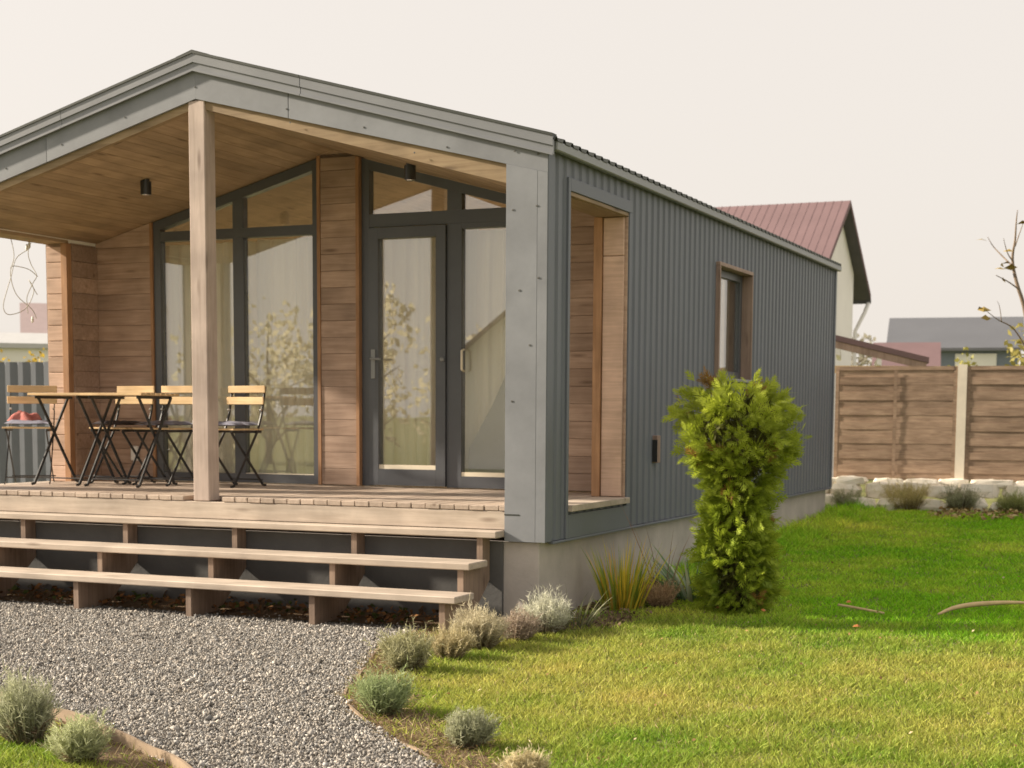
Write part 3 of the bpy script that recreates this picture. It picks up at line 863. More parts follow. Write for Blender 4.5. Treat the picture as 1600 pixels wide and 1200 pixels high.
def soft_box(lo, hi, bulge, seed, n=9):
    """pillow-like cushion grid"""
    r = np.random.default_rng(seed)
    lo = np.array(lo); hi = np.array(hi); V = []; F = []
    for s in (0, 1):
        for j in range(n):
            for i in range(n):
                u, v = i/(n-1), j/(n-1)
                ed = (1-abs(2*u-1)**4)*(1-abs(2*v-1)**4)
                z = (lo[2]+hi[2])/2+(1 if s else -.35)*(hi[2]-lo[2])/2*(ed**.5)+r.normal(0, .004)*s
                V.append((lo[0]+(hi[0]-lo[0])*u, lo[1]+(hi[1]-lo[1])*v, z))
    N = n*n
    for j in range(n-1):
        for i in range(n-1):
            a = j*n+i
            F.append([N+a, N+a+1, N+a+n+1, N+a+n]); F.append([a, a+n, a+n+1, a+1])
    bnd = [i for i in range(n)]+[j*n+n-1 for j in range(1, n)]+[(n-1)*n+i for i in range(n-2, -1, -1)]+[j*n for j in range(n-2, 0, -1)]
    for k in range(len(bnd)):
        a, b = bnd[k], bnd[(k+1) % len(bnd)]; F.append([a, b, N+b, N+a])
    return V, F
def folding_chair(label):
    e = empty('folding_chair', (0, 0, 0)); tag(e, label, 'chair', 'folding chairs on the porch')
    hw = .19
    for s in (-1, 1):
        V, F = flat_bar([(s*hw, .215, .855), (s*hw, .165, .62), (s*hw, .11, .47), (s*hw, -.185, .012), (s*hw, -.225, .004)], .008, .022, (1, 0, 0))
        loc_raw('leg', V, F, M['black'], e)
        x2 = s*(hw-.022)
        V, F = flat_bar([(x2, -.19, .47), (x2, -.16, .43), (x2, .195, .012), (x2, .235, .004)], .008, .022, (1, 0, 0))
        loc_raw('leg', V, F, M['black'], e)
        V, F = flat_bar([(s*(hw-.012), -.20, .468), (s*(hw-.012), .17, .468)], .010, .022, (1, 0, 0))
        loc_raw('seat_frame', V, F, M['black'], e)
        V, F = tube_np([(s*(hw+.006), .158, .655), (s*(hw-.012), .158, .655)], .011, 10)
        loc_raw('bolt', V, F, M['steel'], e)
    for y, z in ((-.16, .055), (.17, .055)):
        V, F = tube_np([(-hw, y, z), (hw, y, z)], .006, 6); loc_raw('stretcher', V, F, M['black'], e)
    for z0, z1, y in ((.80, .862, .200), (.70, .765, .178)):
        loc_box('back_slat', (-.215, y-.022, z0), (.215, y-.006, z1), M['slat'], e, .004)
    for i in range(6):
        y = -.20+i*.064
        loc_box('seat_slat', (-.205, y, .481), (.205, y+.053, .495), M['slat'], e, .003)
    return e
def copy_tree(o):
    c = o.copy(); COL.objects.link(c)
    for ch in o.children:
        d = ch.copy(); COL.objects.link(d); d.parent = c
    return c
def cushion(loc, rz, label, seed, mat=None):
    V, F = soft_box((-.185, -.20, .0), (.185, .165, .055), 1, seed)
    o = loc_raw('seat_cushion', V, F, mat or M['cushion'], None, True)
    o.location = loc; o.rotation_euler = (0, 0, rz)
    return tag(o, label, 'cushion', 'seat cushions on the folding chairs')
chairs = [  # x, y, rz (0 faces the camera side)
    (-5.40, 1.12, R(32), 'folding wooden chair by the left porch opening holding a pink cloth', 'grey cushion under the pink cloth on the leftmost chair', None),
    (-4.66, 1.46, R(-4), 'folding wooden chair behind the table nearest the wall socket', 'dark cushion on the chair behind the tables by the wall socket', M['cushion_dark']),
    (-4.16, 1.42, R(-6), 'folding wooden chair behind the right table, half hidden by the porch post', 'grey cushion on the chair half hidden left of the porch post', None),
    (-3.50, 1.45, R(-10), 'folding wooden chair standing just right of the porch post', 'grey cushion on the chair right of the porch post', None)]
proto = folding_chair(chairs[0][3])
for i, (x, y, rz, lab, cl, cm) in enumerate(chairs):
    c_ = proto if i == 0 else copy_tree(proto)
    c_['label'] = lab; c_.location = (x, y, DECK+.002); c_.rotation_euler = (0, 0, rz)
    cushion((x, y, DECK+.5), rz, cl, 20+i, cm)
def folding_table(x0, x1, y0, y1, label):
    w, d = x1-x0, y1-y0
    e = tag(empty('folding_table', ((x0+x1)/2, (y0+y1)/2, DECK+.002)), label, 'table', 'folding porch tables')
    H = .79; n = 8; sw = d/n
    for i in range(n):
        loc_box('top_slat', (-w/2, -d/2+i*sw+.003, H-.022), (w/2, -d/2+(i+1)*sw-.003, H), M['slat'], e, .003)
    for s in (-1, 1):
        xx = s*(w/2-.065)
        loc_box('top_rail', (xx-.008, -d/2+.03, H-.048), (xx+.008, d/2-.03, H-.023), M['black'], e, .002)
        V, F = flat_bar([(xx+s*.018, d/2-.06, H-.035), (xx+s*.018, -d/2+.02, .014), (xx+s*.018, -d/2-.02, .005)], .010, .026, (1, 0, 0)); loc_raw('leg', V, F, M['black'], e)
        x2 = xx-s*.006
        V, F = flat_bar([(x2, -d/2+.06, H-.035), (x2, d/2-.0, .014), (x2, d/2+.04, .005)], .010, .026, (1, 0, 0)); loc_raw('leg', V, F, M['black'], e)
    for y, z in ((-d/2+.05, .06), (d/2-.03, .06)):
        V, F = tube_np([(-w/2+.06, y, z), (w/2-.06, y, z)], .006, 6); loc_raw('stretcher', V, F, M['black'], e)
    return e
folding_table(-5.20, -4.625, .86, 1.40, 'folding slat table nearest the left porch opening')
folding_table(-4.615, -3.985, .84, 1.38, 'folding slat table nearest the porch post')
# crumpled pink cloth on the left chair
def crumple(loc, rx, ry, hgt, seed, mat, name):
    r = np.random.default_rng(seed); n = 15; V = []; F = []
    bumps = r.uniform(-1, 1, (9, 2)); amps = r.uniform(.2, 1, 9)
    for j in range(n):
        for i in range(n):
            u, v = 2*i/(n-1)-1, 2*j/(n-1)-1
            rr = math.sqrt(u*u+v*v)
            k = max(abs(u), abs(v)); sc = (k/rr) if rr > 1e-6 else 1
            uu, vv = u*sc, v*sc; rad = math.hypot(uu, vv)
            hz = sum(a*math.exp(-((uu-b[0])**2+(vv-b[1])**2)*9) for a, b in zip(amps, bumps))
            z = hgt*(1-rad**2.5)*(.45+.55*hz)+r.normal(0, .006)*(1-rad)
            wob = 1+.18*math.sin(5*math.atan2(vv, uu)+seed)
            V.append((loc[0]+rx*uu*wob, loc[1]+ry*vv*wob, loc[2]+max(.001, z)))
    for j in range(n-1):
        for i in range(n-1): a = j*n+i; F.append([a, a+1, a+n+1, a+n])
    N = len(V)
    V += [(v[0], v[1], loc[2]) for v in V]
    F += [[N+q for q in f[::-1]] for f in F]
    return link_mesh(name, V, F, mat)
tag(crumple((-5.46, 1.11, DECK+.548), .15, .12, .135, 5, M['pink'], 'pink_cloth'), 'crumpled pink cloth lying on the leftmost chair', 'cloth')

# wire tangle hanging in the left porch opening
wr = empty('hanging_wire', (-5.5, 1.15, OZ1-.035)); tag(wr, 'tangled thin wire with small bulbs hanging in the left porch opening', 'wire')
def smooth_path(pts, k=6):
    P = [Vector(p) for p in pts]; out = []
    for i in range(len(P)-1):
        p0, p1, p2, p3 = P[max(i-1, 0)], P[i], P[i+1], P[min(i+2, len(P)-1)]
        for j in range(k):
            t = j/k
            out.append(.5*((2*p1)+(-p0+p2)*t+(2*p0-5*p1+4*p2-p3)*t*t+(-p0+3*p1-3*p2+p3)*t**3))
    out.append(P[-1]); return out
wp = [[(1.05, 2.765), (1.03, 2.60), (1.05, 2.45), (1.16, 2.28), (1.27, 2.16), (1.31, 2.08)],
      [(1.20, 2.765), (1.27, 2.70), (1.17, 2.60), (1.05, 2.42), (.93, 2.30), (.94, 2.16), (1.06, 2.10), (1.2, 2.16), (1.28, 2.32), (1.3, 2.42), (1.42, 2.3)],
      [(1.27, 2.765), (1.30, 2.66), (1.35, 2.56), (1.33, 2.46), (1.28, 2.38), (1.29, 2.26), (1.27, 2.12)],
      [(1.03, 2.50), (1.14, 2.53), (1.26, 2.51), (1.33, 2.45)]]
for k, q in enumerate(wp):
    pp = smooth_path([(-5.5+.05*math.sin(i*1.7+k), y, z) for i, (y, z) in enumerate(q)])
    tube('wire_strand', pp, .0035, M['wire'], wr, sides=5)
for y, z in ((1.28, 2.72), (1.30, 2.07), (1.25, 2.70)):
    V, F = tube_np([(-5.5, y, z-.03), (-5.5, y+.004, z-.015), (-5.5, y+.006, z+.012), (-5.5, y+.006, z+.03)], [.004, .012, .011, .005], 8)
    link_mesh('bulb', V, F, M['white'], wr, smooth=True)

# ------------------------------------------------------------------ foliage helpers
def rand_unit(n, r):
    v = r.normal(size=(n, 3)); return v/np.linalg.norm(v, axis=1, keepdims=True)
def strips(base, direc, length, width, bend, r, segs=3, taper=True):
    """n blades as bent tapering strips -> V, F(quads), t per vert. base (n,3), direc (n,3) unit, bend: droop added downward/outward (n,3)"""
    n = len(base)
    side = np.cross(direc, rand_unit(n, r)); side /= np.linalg.norm(side, axis=1, keepdims=True)+1e-9
    V = np.zeros((n, (segs+1)*2, 3)); tt = np.linspace(0, 1, segs+1)
    for k, t in enumerate(tt):
        c = base+direc*(length*t)[:, None]+bend*(t*t)*length[:, None]
        w = width*((1-t**1.5) if taper else 1)+.0004
        V[:, 2*k] = c-side*w[:, None]/2; V[:, 2*k+1] = c+side*w[:, None]/2
    F = []
    for k in range(segs): F.append([2*k, 2*k+1, 2*k+3, 2*k+2])
    F = np.array(F)[None]+(np.arange(n)*(segs+1)*2)[:, None, None]
    return V.reshape(-1, 3), F.reshape(-1, 4), np.tile(np.repeat(tt, 2), n)

def lavender(name, loc, h, rad, label, seed, group, greens=None, n=420, lean=(0, 0), cat='shrub'):
    r = np.random.default_rng(seed)
    e = tag(empty(name, loc), label, cat, group)
    x, y, z = loc; lean = (r.normal(0, .16), r.normal(0, .16))
    ang = r.uniform(0, 2*math.pi, n)+.8*np.sin(r.uniform(0, 6.3, n)); rr = np.sqrt(r.uniform(0, 1, n))
    base = np.stack([x+np.cos(ang)*rr*rad*.45, y+np.sin(ang)*rr*rad*.45, np.full(n, z-.005)], 1)
    sp = rr*(rad*.75/h)*(1+.3*np.sin(ang*3+seed))+r.normal(0, .12, n)+.5*(r.random(n) < .06)
    d = np.stack([np.cos(ang)*sp+lean[0], np.sin(ang)*sp+lean[1], np.full(n, 1.0)], 1); d /= np.linalg.norm(d, axis=1, keepdims=True)
    L = h*(.62+.45*r.random(n)+.22*(r.random(n) < .07))*(1-.18*rr)*(1+.16*np.sin(ang*2+seed)+.12*np.sin(ang*5+seed*2))
    lean_ = rand_unit(n, r)*.12; lean_[:, 2] = -abs(lean_[:, 2])
    V, F, t = strips(base, d, L, np.full(n, .006), lean_, r, 3)
    g0 = np.array(greens[0] if greens else (.135, .135, .085)); g1 = np.array(greens[1] if greens else (.30, .31, .20))
    tone = np.repeat(r.uniform(.7, 1.25, n), 8)
    brown = np.array((.17, .115, .075))
    mixb = np.clip(1-t*2.2, 0, 1)[:, None]
    g0 = g0*1.6; g1 = g1*1.6
    cols = (g0*(1-t[:, None])+g1*t[:, None])*tone[:, None]*(1-mixb)+brown*mixb
    np_mesh('stem', V, F, M['leaf'], cols, e, loc)
    # narrow leaves along stems
    m_ = 16
    t0 = r.uniform(.22, 1.0, (n, m_)).ravel()
    b2 = np.repeat(base, m_, 0)+np.repeat(d, m_, 0)*(np.repeat(L, m_)*t0)[:, None]+np.repeat(lean_, m_, 0)*(t0**2*np.repeat(L, m_))[:, None]
    dd = np.repeat(d, m_, 0)*.75+rand_unit(n*m_, r)*.75; dd /= np.linalg.norm(dd, axis=1, keepdims=True)
    V, F, t = strips(b2, dd, h*.15*r.uniform(.6, 1.2, n*m_), np.full(n*m_, .0045), rand_unit(n*m_, r)*.15, r, 1)
    mix = r.random(n*m_)*.6+t0*.4
    c = g0*(1-mix[:, None])+g1*mix[:, None]
    c *= r.uniform(.75, 1.25, (n*m_, 1))
    dry = (t0 < .42) & (r.random(n*m_) < .55); c[dry] = np.array((.24, .17, .11))*r.uniform(.7, 1.2, (dry.sum(), 1))
    np_mesh('foliage', V, F, M['leaf'], np.repeat(c, 4, 0), e, loc)
    return e

def bladed(name, loc, h, rad, label, seed, cols3, n, width, cat='plant', droop=.5, group=None, spread=.6):
    r = np.random.default_rng(seed)
    e = tag(empty(name, loc), label, cat, group)
    ang = r.uniform(0, 2*math.pi, n); rr = np.sqrt(r.random(n))
    base = np.array(loc)+np.stack([np.cos(ang)*rr*rad*.5, np.sin(ang)*rr*rad*.5, np.full(n, -.01)], 1)
    d = np.stack([np.cos(ang)*rr*spread, np.sin(ang)*rr*spread, np.ones(n)], 1)+rand_unit(n, r)*.12; d /= np.linalg.norm(d, axis=1, keepdims=True)
    L = h*r.uniform(.45, 1.05, n)
    bend = np.stack([np.cos(ang)*droop*.8, np.sin(ang)*droop*.8, -droop*np.abs(r.normal(.4, .5, n))], 1)*r.uniform(.2, 1, (n, 1))
    V, F, t = strips(base, d, L, width*r.uniform(.6, 1.2, n), bend, r, 6)
    c3 = np.array(cols3); pick = c3[r.integers(0, len(c3), n)]*r.uniform(.8, 1.2, (n, 1))
    cc = np.repeat(pick, 14, 0)*(.8+.3*t[:, None])
    np_mesh('leaves', V, F, M['leaf'], cc, e, loc)
    return e

def leaf_cards(P, size, r, normal_bias=None, lobes=True):
    """irregular 5-gon leaves -> quads pairs; returns V,F(tri)"""
    n = len(P)
    u = rand_unit(n, r)
    if normal_bias is not None: u = u+normal_bias; u /= np.linalg.norm(u, axis=1, keepdims=True)
    v = np.cross(u, rand_unit(n, r)); v /= np.linalg.norm(v, axis=1, keepdims=True)+1e-9
    w = np.cross(u, v)
    s = size*r.uniform(.6, 1.3, n)
    shape = [(-.5, 0, 0), (0, .34, .06), (.55, 0, -.05), (0, -.34, .06)]
    V = np.stack([P+v*(a*s)[:, None]+w*(b*s)[:, None]+u*(c*s)[:, None] for a, b, c in shape], 1)
    F = np.array([[0, 1, 2, 3]])[None]+(np.arange(n)*4)[:, None, None]
    return V.reshape(-1, 3), F.reshape(-1, 4)

def crown_points(center, radii, n, r, clumps=26, clump_r=.34):
    cs = rand_unit(clumps, r)*np.cbrt(r.uniform(.15, 1, (clumps, 1)))
    k = r.integers(0, clumps, n)
    p = cs[k]+rand_unit(n, r)*(np.cbrt(r.random((n, 1))))*clump_r*r.uniform(.6, 1.3, (clumps, 1))[k]
    return np.array(center)+p*np.array(radii), k

def tree(name, loc, h, rad, label, seed, c_lo, c_hi, n=2600, leaf=.16, group=None, trunk_h=.35, cat='tree', mat=None):
    r = np.random.default_rng(seed)
    e = tag(empty(name, loc), label, cat, group)
    x, y, z = loc
    cz = z+h*(trunk_h+(1-trunk_h)/2)
    V = []; F = []
    def add(pts, rad_):
        v, f = tube_np(pts, rad_, 6); b = len(V); V.extend(v); F.extend([[q+b for q in ff] for ff in f])
    tr0 = max(.04, h*.022)
    add([(x, y, z-.1), (x+.03, y, z+h*.3), (x-.02, y+.03, z+h*.62), (x, y, z+h*.85)], [tr0, tr0*.8, tr0*.45, tr0*.15])
    for k in range(9):
        a = k*2.4; zz = z+h*(trunk_h*.8+.5*(k/9))
        tip = (x+math.cos(a)*rad*.8, y+math.sin(a)*rad*.8, zz+h*.18)
        add([(x, y, zz), (x+math.cos(a)*rad*.4, y+math.sin(a)*rad*.4, zz+h*.12), tip], [tr0*.4, tr0*.25, tr0*.08])
    link_mesh('trunk', V, F, M['bark'], e, origin=loc)
    P, k = crown_points((x, y, cz), (rad, rad, h*(1-trunk_h)/2), n, r)
    V, F = leaf_cards(P, leaf, r)
    t = r.random(len(P))*.7+.3*(k/26)
    c = np.array(c_lo)*(1-t[:, None])+np.array(c_hi)*t[:, None]
    np_mesh('crown', V, F, mat or M['leaf'], np.repeat(c, 4, 0), e, loc)
    return e

# ------------------------------------------------------------------ thuja topiary
def thuja(loc):
    r = np.random.default_rng(31)
    e = tag(empty('thuja_topiary', loc), 'yellow-green thuja clipped to a column with a bulging head', 'shrub')
    x, y, z = loc
    tube('trunk', [(x, y, z-.05), (x+.01, y, z+.6), (x, y, z+1.4)], [.05, .04, .02], M['bark'], e)
    H = 1.53
    def prof(t):           # radius at relative height
        return np.interp(t, [0, .05, .15, .4, .55, .61, .66, .72, .82, .92, .97, 1.0], [.16, .20, .205, .18, .15, .155, .28, .365, .38, .345, .25, .10])
    # foliage grows in tufts: short twigs, each with a bunch of flat sprays
    nt = 560; per = 9
    tt = r.random(nt)**.92; ta = r.uniform(0, 2*math.pi, nt)
    lump = 1+.14*np.sin(ta*3+tt*11)+.12*np.sin(ta*5-tt*17+1)
    R0 = prof(tt)*lump*(1-.30*r.random(nt)**2)
    tuft = np.stack([x+np.cos(ta)*R0*.80, y+np.sin(ta)*R0*.80, z+.02+tt*H], 1)
    tout = np.stack([np.cos(ta), np.sin(ta), np.where(tt > .62, .55, .10)+np.clip(tt-.9, 0, 1)*9+r.normal(0, .30, nt)], 1)
    tout /= np.linalg.norm(tout, axis=1, keepdims=True)
    tlen = r.uniform(.05, .11, nt)*(1+.5*(tt > .6))*(1+.5*(r.random(nt) < .12))
    k = np.repeat(np.arange(nt), per); n = nt*per; t = tt[k]
    u = r.random(n)
    P = tuft[k]+tout[k]*(tlen[k]*u)[:, None]+rand_unit(n, r)*.028
    d = tout[k]*.8+rand_unit(n, r)*.62+np.array((0, 0, -.12))
    d /= np.linalg.norm(d, axis=1, keepdims=True)
    # each spray: a flat fan of 5 slim leaflets
    side = np.cross(d, rand_unit(n, r)); side /= np.linalg.norm(side, axis=1, keepdims=True)
    L = r.uniform(.07, .15, n)
    Vs = []; Cs = []
    c0, c1, c2 = np.array((.12, .19, .02)), np.array((.47, .56, .055)), np.array((.56, .56, .08))
    mix = np.clip(.35*r.random(nt)[k]+.35*r.random(n)+.35*u, 0, 1); head = np.clip((t-.45)*2, 0, 1)
    base_c = c0*(1-mix[:, None])+c1*mix[:, None]
    base_c = base_c*(1-.25*head[:, None])+c2*.25*head[:, None]
    rust = (r.random(nt) < .02)[k]; base_c[rust] = (.30, .17, .05)
    for a, s, l in ((0, 0, 1), (.5, .10, .55), (-.5, .14, .55), (.46, .34, .44), (-.46, .38, .44), (.40, .56, .32), (-.40, .6, .32)):
        dd = d*math.cos(a)+side*math.sin(a)
        o = P+d*(L*s)[:, None]
        nn = np.cross(dd, np.cross(d, side)); nn /= np.linalg.norm(nn, axis=1, keepdims=True)
        w = L*.040
        tip = o+dd*(L*l)[:, None]; mid = o+dd*(L*l*.55)[:, None]
        Vs.append(np.stack([o, mid+nn*w[:, None], tip, mid-nn*w[:, None]], 1)); Cs.append(base_c*(.9+.2*l))
    V = np.concatenate(Vs).reshape(-1, 3); C = np.repeat(np.concatenate(Cs), 4, 0)
    F = np.arange(len(V)).reshape(-1, 4)
    # dark brown-green inner sprays close to the stem
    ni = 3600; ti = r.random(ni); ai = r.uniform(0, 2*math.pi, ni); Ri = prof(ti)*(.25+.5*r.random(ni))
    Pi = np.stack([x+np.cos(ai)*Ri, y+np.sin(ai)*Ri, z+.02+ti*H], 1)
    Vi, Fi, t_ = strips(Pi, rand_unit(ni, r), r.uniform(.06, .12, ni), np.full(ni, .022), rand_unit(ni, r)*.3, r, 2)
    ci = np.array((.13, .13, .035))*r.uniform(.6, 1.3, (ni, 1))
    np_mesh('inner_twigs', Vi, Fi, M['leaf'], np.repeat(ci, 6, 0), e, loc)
    np_mesh('crown', V, F, M['leaf'], C, e, loc)
thuja((1.06, 1.07, float(gh(1.07))))

# ------------------------------------------------------------------ border plants
LG = 'lavender bushes along the gravel'
def gl(x, y): return (x, y, float(gh(y)))
lavender('lavender_bush', gl(-.62, -4.50), 0.295, 0.145, 'silvery lavender bush at the bottom left corner of the gravel', 41, LG, n=520)
lavender('lavender_bush', gl(-.13, -4.74), 0.213, 0.106, 'pale green lavender bush beside the curved edging strip', 42, LG, greens=((.14, .15, .075), (.36, .38, .22)), n=430)
lavender('lavender_bush', gl(.50, -3.30), 0.221, 0.128, 'green-grey lavender bush where the gravel bends into the lawn', 43, LG, greens=((.11, .13, .06), (.27, .32, .16)), n=520)
lavender('lavender_bush', gl(1.17, -3.78), 0.176, 0.102, 'round grey lavender bush standing alone at the lawn edge', 44, LG, n=520)
lavender('lavender_bush', gl(.02, -2.10), 0.238, 0.136, 'dense lavender bush third along the gravel from the front', 45, LG, greens=((.15, .15, .085), (.34, .33, .2)), n=520)
lavender('lavender_bush', gl(.06, -1.62), 0.205, 0.119, 'loose straw-tinged lavender bush before the porch corner', 46, LG, greens=((.18, .155, .08), (.38, .33, .2)), n=430)
lavender('lavender_bush', gl(.04, -1.16), 0.271, 0.178, 'tall pale lavender bush in front of the step ends', 47, LG, greens=((.19, .165, .11), (.42, .38, .27)), n=640)
lavender('lavender_bush', gl(.16, -.40), 0.279, 0.187, 'silvery white lavender bush at the concrete plinth corner', 48, LG, greens=((.20, .19, .15), (.47, .47, .38)), n=640)
lavender('lavender_bush', gl(.12, -.78), 0.205, 0.128, 'brownish woody lavender bush between the two tallest bushes', 49, LG, greens=((.17, .13, .10), (.33, .27, .21)), n=420)
lavender('lavender_bush', gl(1.64, -4.22), 0.131, 0.085, 'pale dry lavender tuft cut off by the bottom edge', 50, LG, greens=((.25, .21, .12), (.48, .43, .28)), n=420)
FG = 'small shrubs before the brown fence'
lavender('low_shrub', gl(.02, 10.36), .28, .22, 'small dark shrub by the far house corner before the stone row', 51, FG, n=300)
lavender('low_shrub', gl(.76, 10.40), .42, .30, 'larger straw-coloured shrub left of the concrete fence post', 52, FG, greens=((.22, .19, .08), (.45, .40, .2)), n=300)
lavender('low_shrub', gl(1.43, 10.42), .36, .22, 'grey upright shrub below the concrete fence post', 53, FG, n=300)
lavender('low_shrub', gl(2.07, 10.45), .32, .24, 'green shrub before the fence at the right edge', 54, FG, greens=((.12, .14, .05), (.28, .3, .12)), n=260)
bladed('iris_clump', gl(.26, .86), .56, .26, 'yellowing sword-leaved clump at the plinth', 61, [(.82, .62, .06), (.70, .60, .07), (.42, .46, .06), (.26, .36, .05), (.80, .52, .08)], 230, .015, droop=.16, spread=.28)
bladed('variegated_lily', gl(.60, 1.50), .52, .24, 'pale blue-green strap-leaved plant left of the thuja', 62, [(.50, .58, .42), (.65, .68, .5), (.25, .38, .2), (.18, .3, .12)], 70, .034, droop=.75, spread=.7)
bladed('dry_stalks', gl(.46, 1.22), .78, .12, 'thin reddish dry stalks rising above the plinth plants', 63, [(.30, .17, .11), (.36, .22, .14)], 12, .008, droop=.2, spread=.3)
lavender('dead_tuft', gl(.50, 1.02), .21, .13, 'dead brown tuft between the sword leaves and the pale plant', 64, None, greens=((.22, .15, .09), (.40, .29, .18)), n=300, cat='plant')
bladed('grass_tuft', gl(.24, -.02), .34, .18, 'thin grey-green grass tuft beside the silvery lavender', 65, [(.20, .22, .12), (.3, .3, .17), (.13, .15, .07)], 60, .008, droop=.5)

# edging strips
def edging(pts, label, z0, z1):
    P = smooth_path([(x, y, 0) for x, y in pts], 5)
    V = []; F = []
    for i, p in enumerate(P):
        t = (P[min(i+1, len(P)-1)]-P[max(i-1, 0)]).normalized(); nn = Vector((t.y, -t.x, 0))*.007
        g = float(gh(p.y)); wob = .008*math.sin(i*.9)
        for q, z in ((p-nn, z0), (p+nn, z0), (p+nn, z1+wob), (p-nn, z1+wob)): V.append((q.x, q.y, g+z))
    for i in range(len(P)-1):
        for k in range(4): F.append([4*i+k, 4*i+4+k, 4*i+4+(k+1) % 4, 4*i+(k+1) % 4])
    F += [[0, 1, 2, 3], [len(V)-1, len(V)-2, len(V)-3, len(V)-4]]
    return tag(link_mesh('garden_edging', V, F, M['edging']), label, 'edging', 'edging strips round the gravel')
edging([(-9, -2.6), (-4, -3.2), (-2.2, -3.6), (-1.365, -3.831), (-.96, -4.002), (-.56, -4.148), (-.147, -4.406), (.245, -4.626), (.9, -5.2)], 'brown curved edging strip between gravel and bottom left bushes', -.03, .055)
edging([(1.9, -5.0), (1.244, -4.164), (.957, -3.893), (.407, -3.362), (.1, -2.958), (-.05, -2.6), (-.169, -2.3), (-.42, -1.7), (-.60, -1.15)], 'brown half-buried edging strip between gravel and lawn', -.03, .012)

# ------------------------------------------------------------------ gravel stones and grass
def gravel(n):
    xs = rng.uniform(-8.2, 2.0, n*6); ys = rng.uniform(-5.6, -.35, n*6)
    ok = pip(xs, ys, GR_POLY) & in_view(xs, ys, np.full(len(xs), -.2), 200, 120)
    # thin out next to the plinth
    ok &= (ys < -.62) | (rng.random(len(xs)) < .25)
    xs, ys = xs[ok][:n], ys[ok][:n]; n = len(xs)
    s = rng.lognormal(math.log(.0057), .34, n)
    base = np.array([(1, 0, 0), (-1, 0, 0), (0, 1, 0), (0, -1, 0), (0, 0, .8), (0, 0, -.8)], float)
    V = base[None]*rng.uniform(.6, 1.35, (n, 6, 1))+rng.normal(0, .16, (n, 6, 3))
    V = V*np.stack([rng.uniform(.9, 1.5, n), rng.uniform(.8, 1.1, n), rng.uniform(.55, .95, n)], 1)[:, None]
    q = rng.normal(size=(n, 4)); q /= np.linalg.norm(q, axis=1, keepdims=True)
    w, x, y, z = q.T
    Rm = np.stack([1-2*(y*y+z*z), 2*(x*y-z*w), 2*(x*z+y*w), 2*(x*y+z*w), 1-2*(x*x+z*z), 2*(y*z-x*w), 2*(x*z-y*w), 2*(y*z+x*w), 1-2*(x*x+y*y)], 1).reshape(n, 3, 3)
    V = np.einsum('nij,nkj->nki', Rm, V*s[:, None, None])
    V += np.stack([xs, ys, -.196+s*rng.uniform(-.1, 1.1, n)], 1)[:, None]
    tri = np.array([(0, 2, 4), (2, 1, 4), (1, 3, 4), (3, 0, 4), (2, 0, 5), (1, 2, 5), (3, 1, 5), (0, 3, 5)])
    F = (tri[None]+(np.arange(n)*6)[:, None, None]).reshape(-1, 3)
    tone = np.clip(rng.normal(.30, .105, n), .10, .62)
    warm = rng.uniform(-.01, .09, n)
    c = np.stack([tone*(1+warm), tone*.965, tone*(.91-warm)], 1)
    ob = np_mesh('gravel', V.reshape(-1, 3), F, M['pebble'], np.repeat(c, 6, 0))
    tag(ob, 'crushed grey gravel covering the court before the steps', 'gravel', kind='stuff')
gravel(160000)

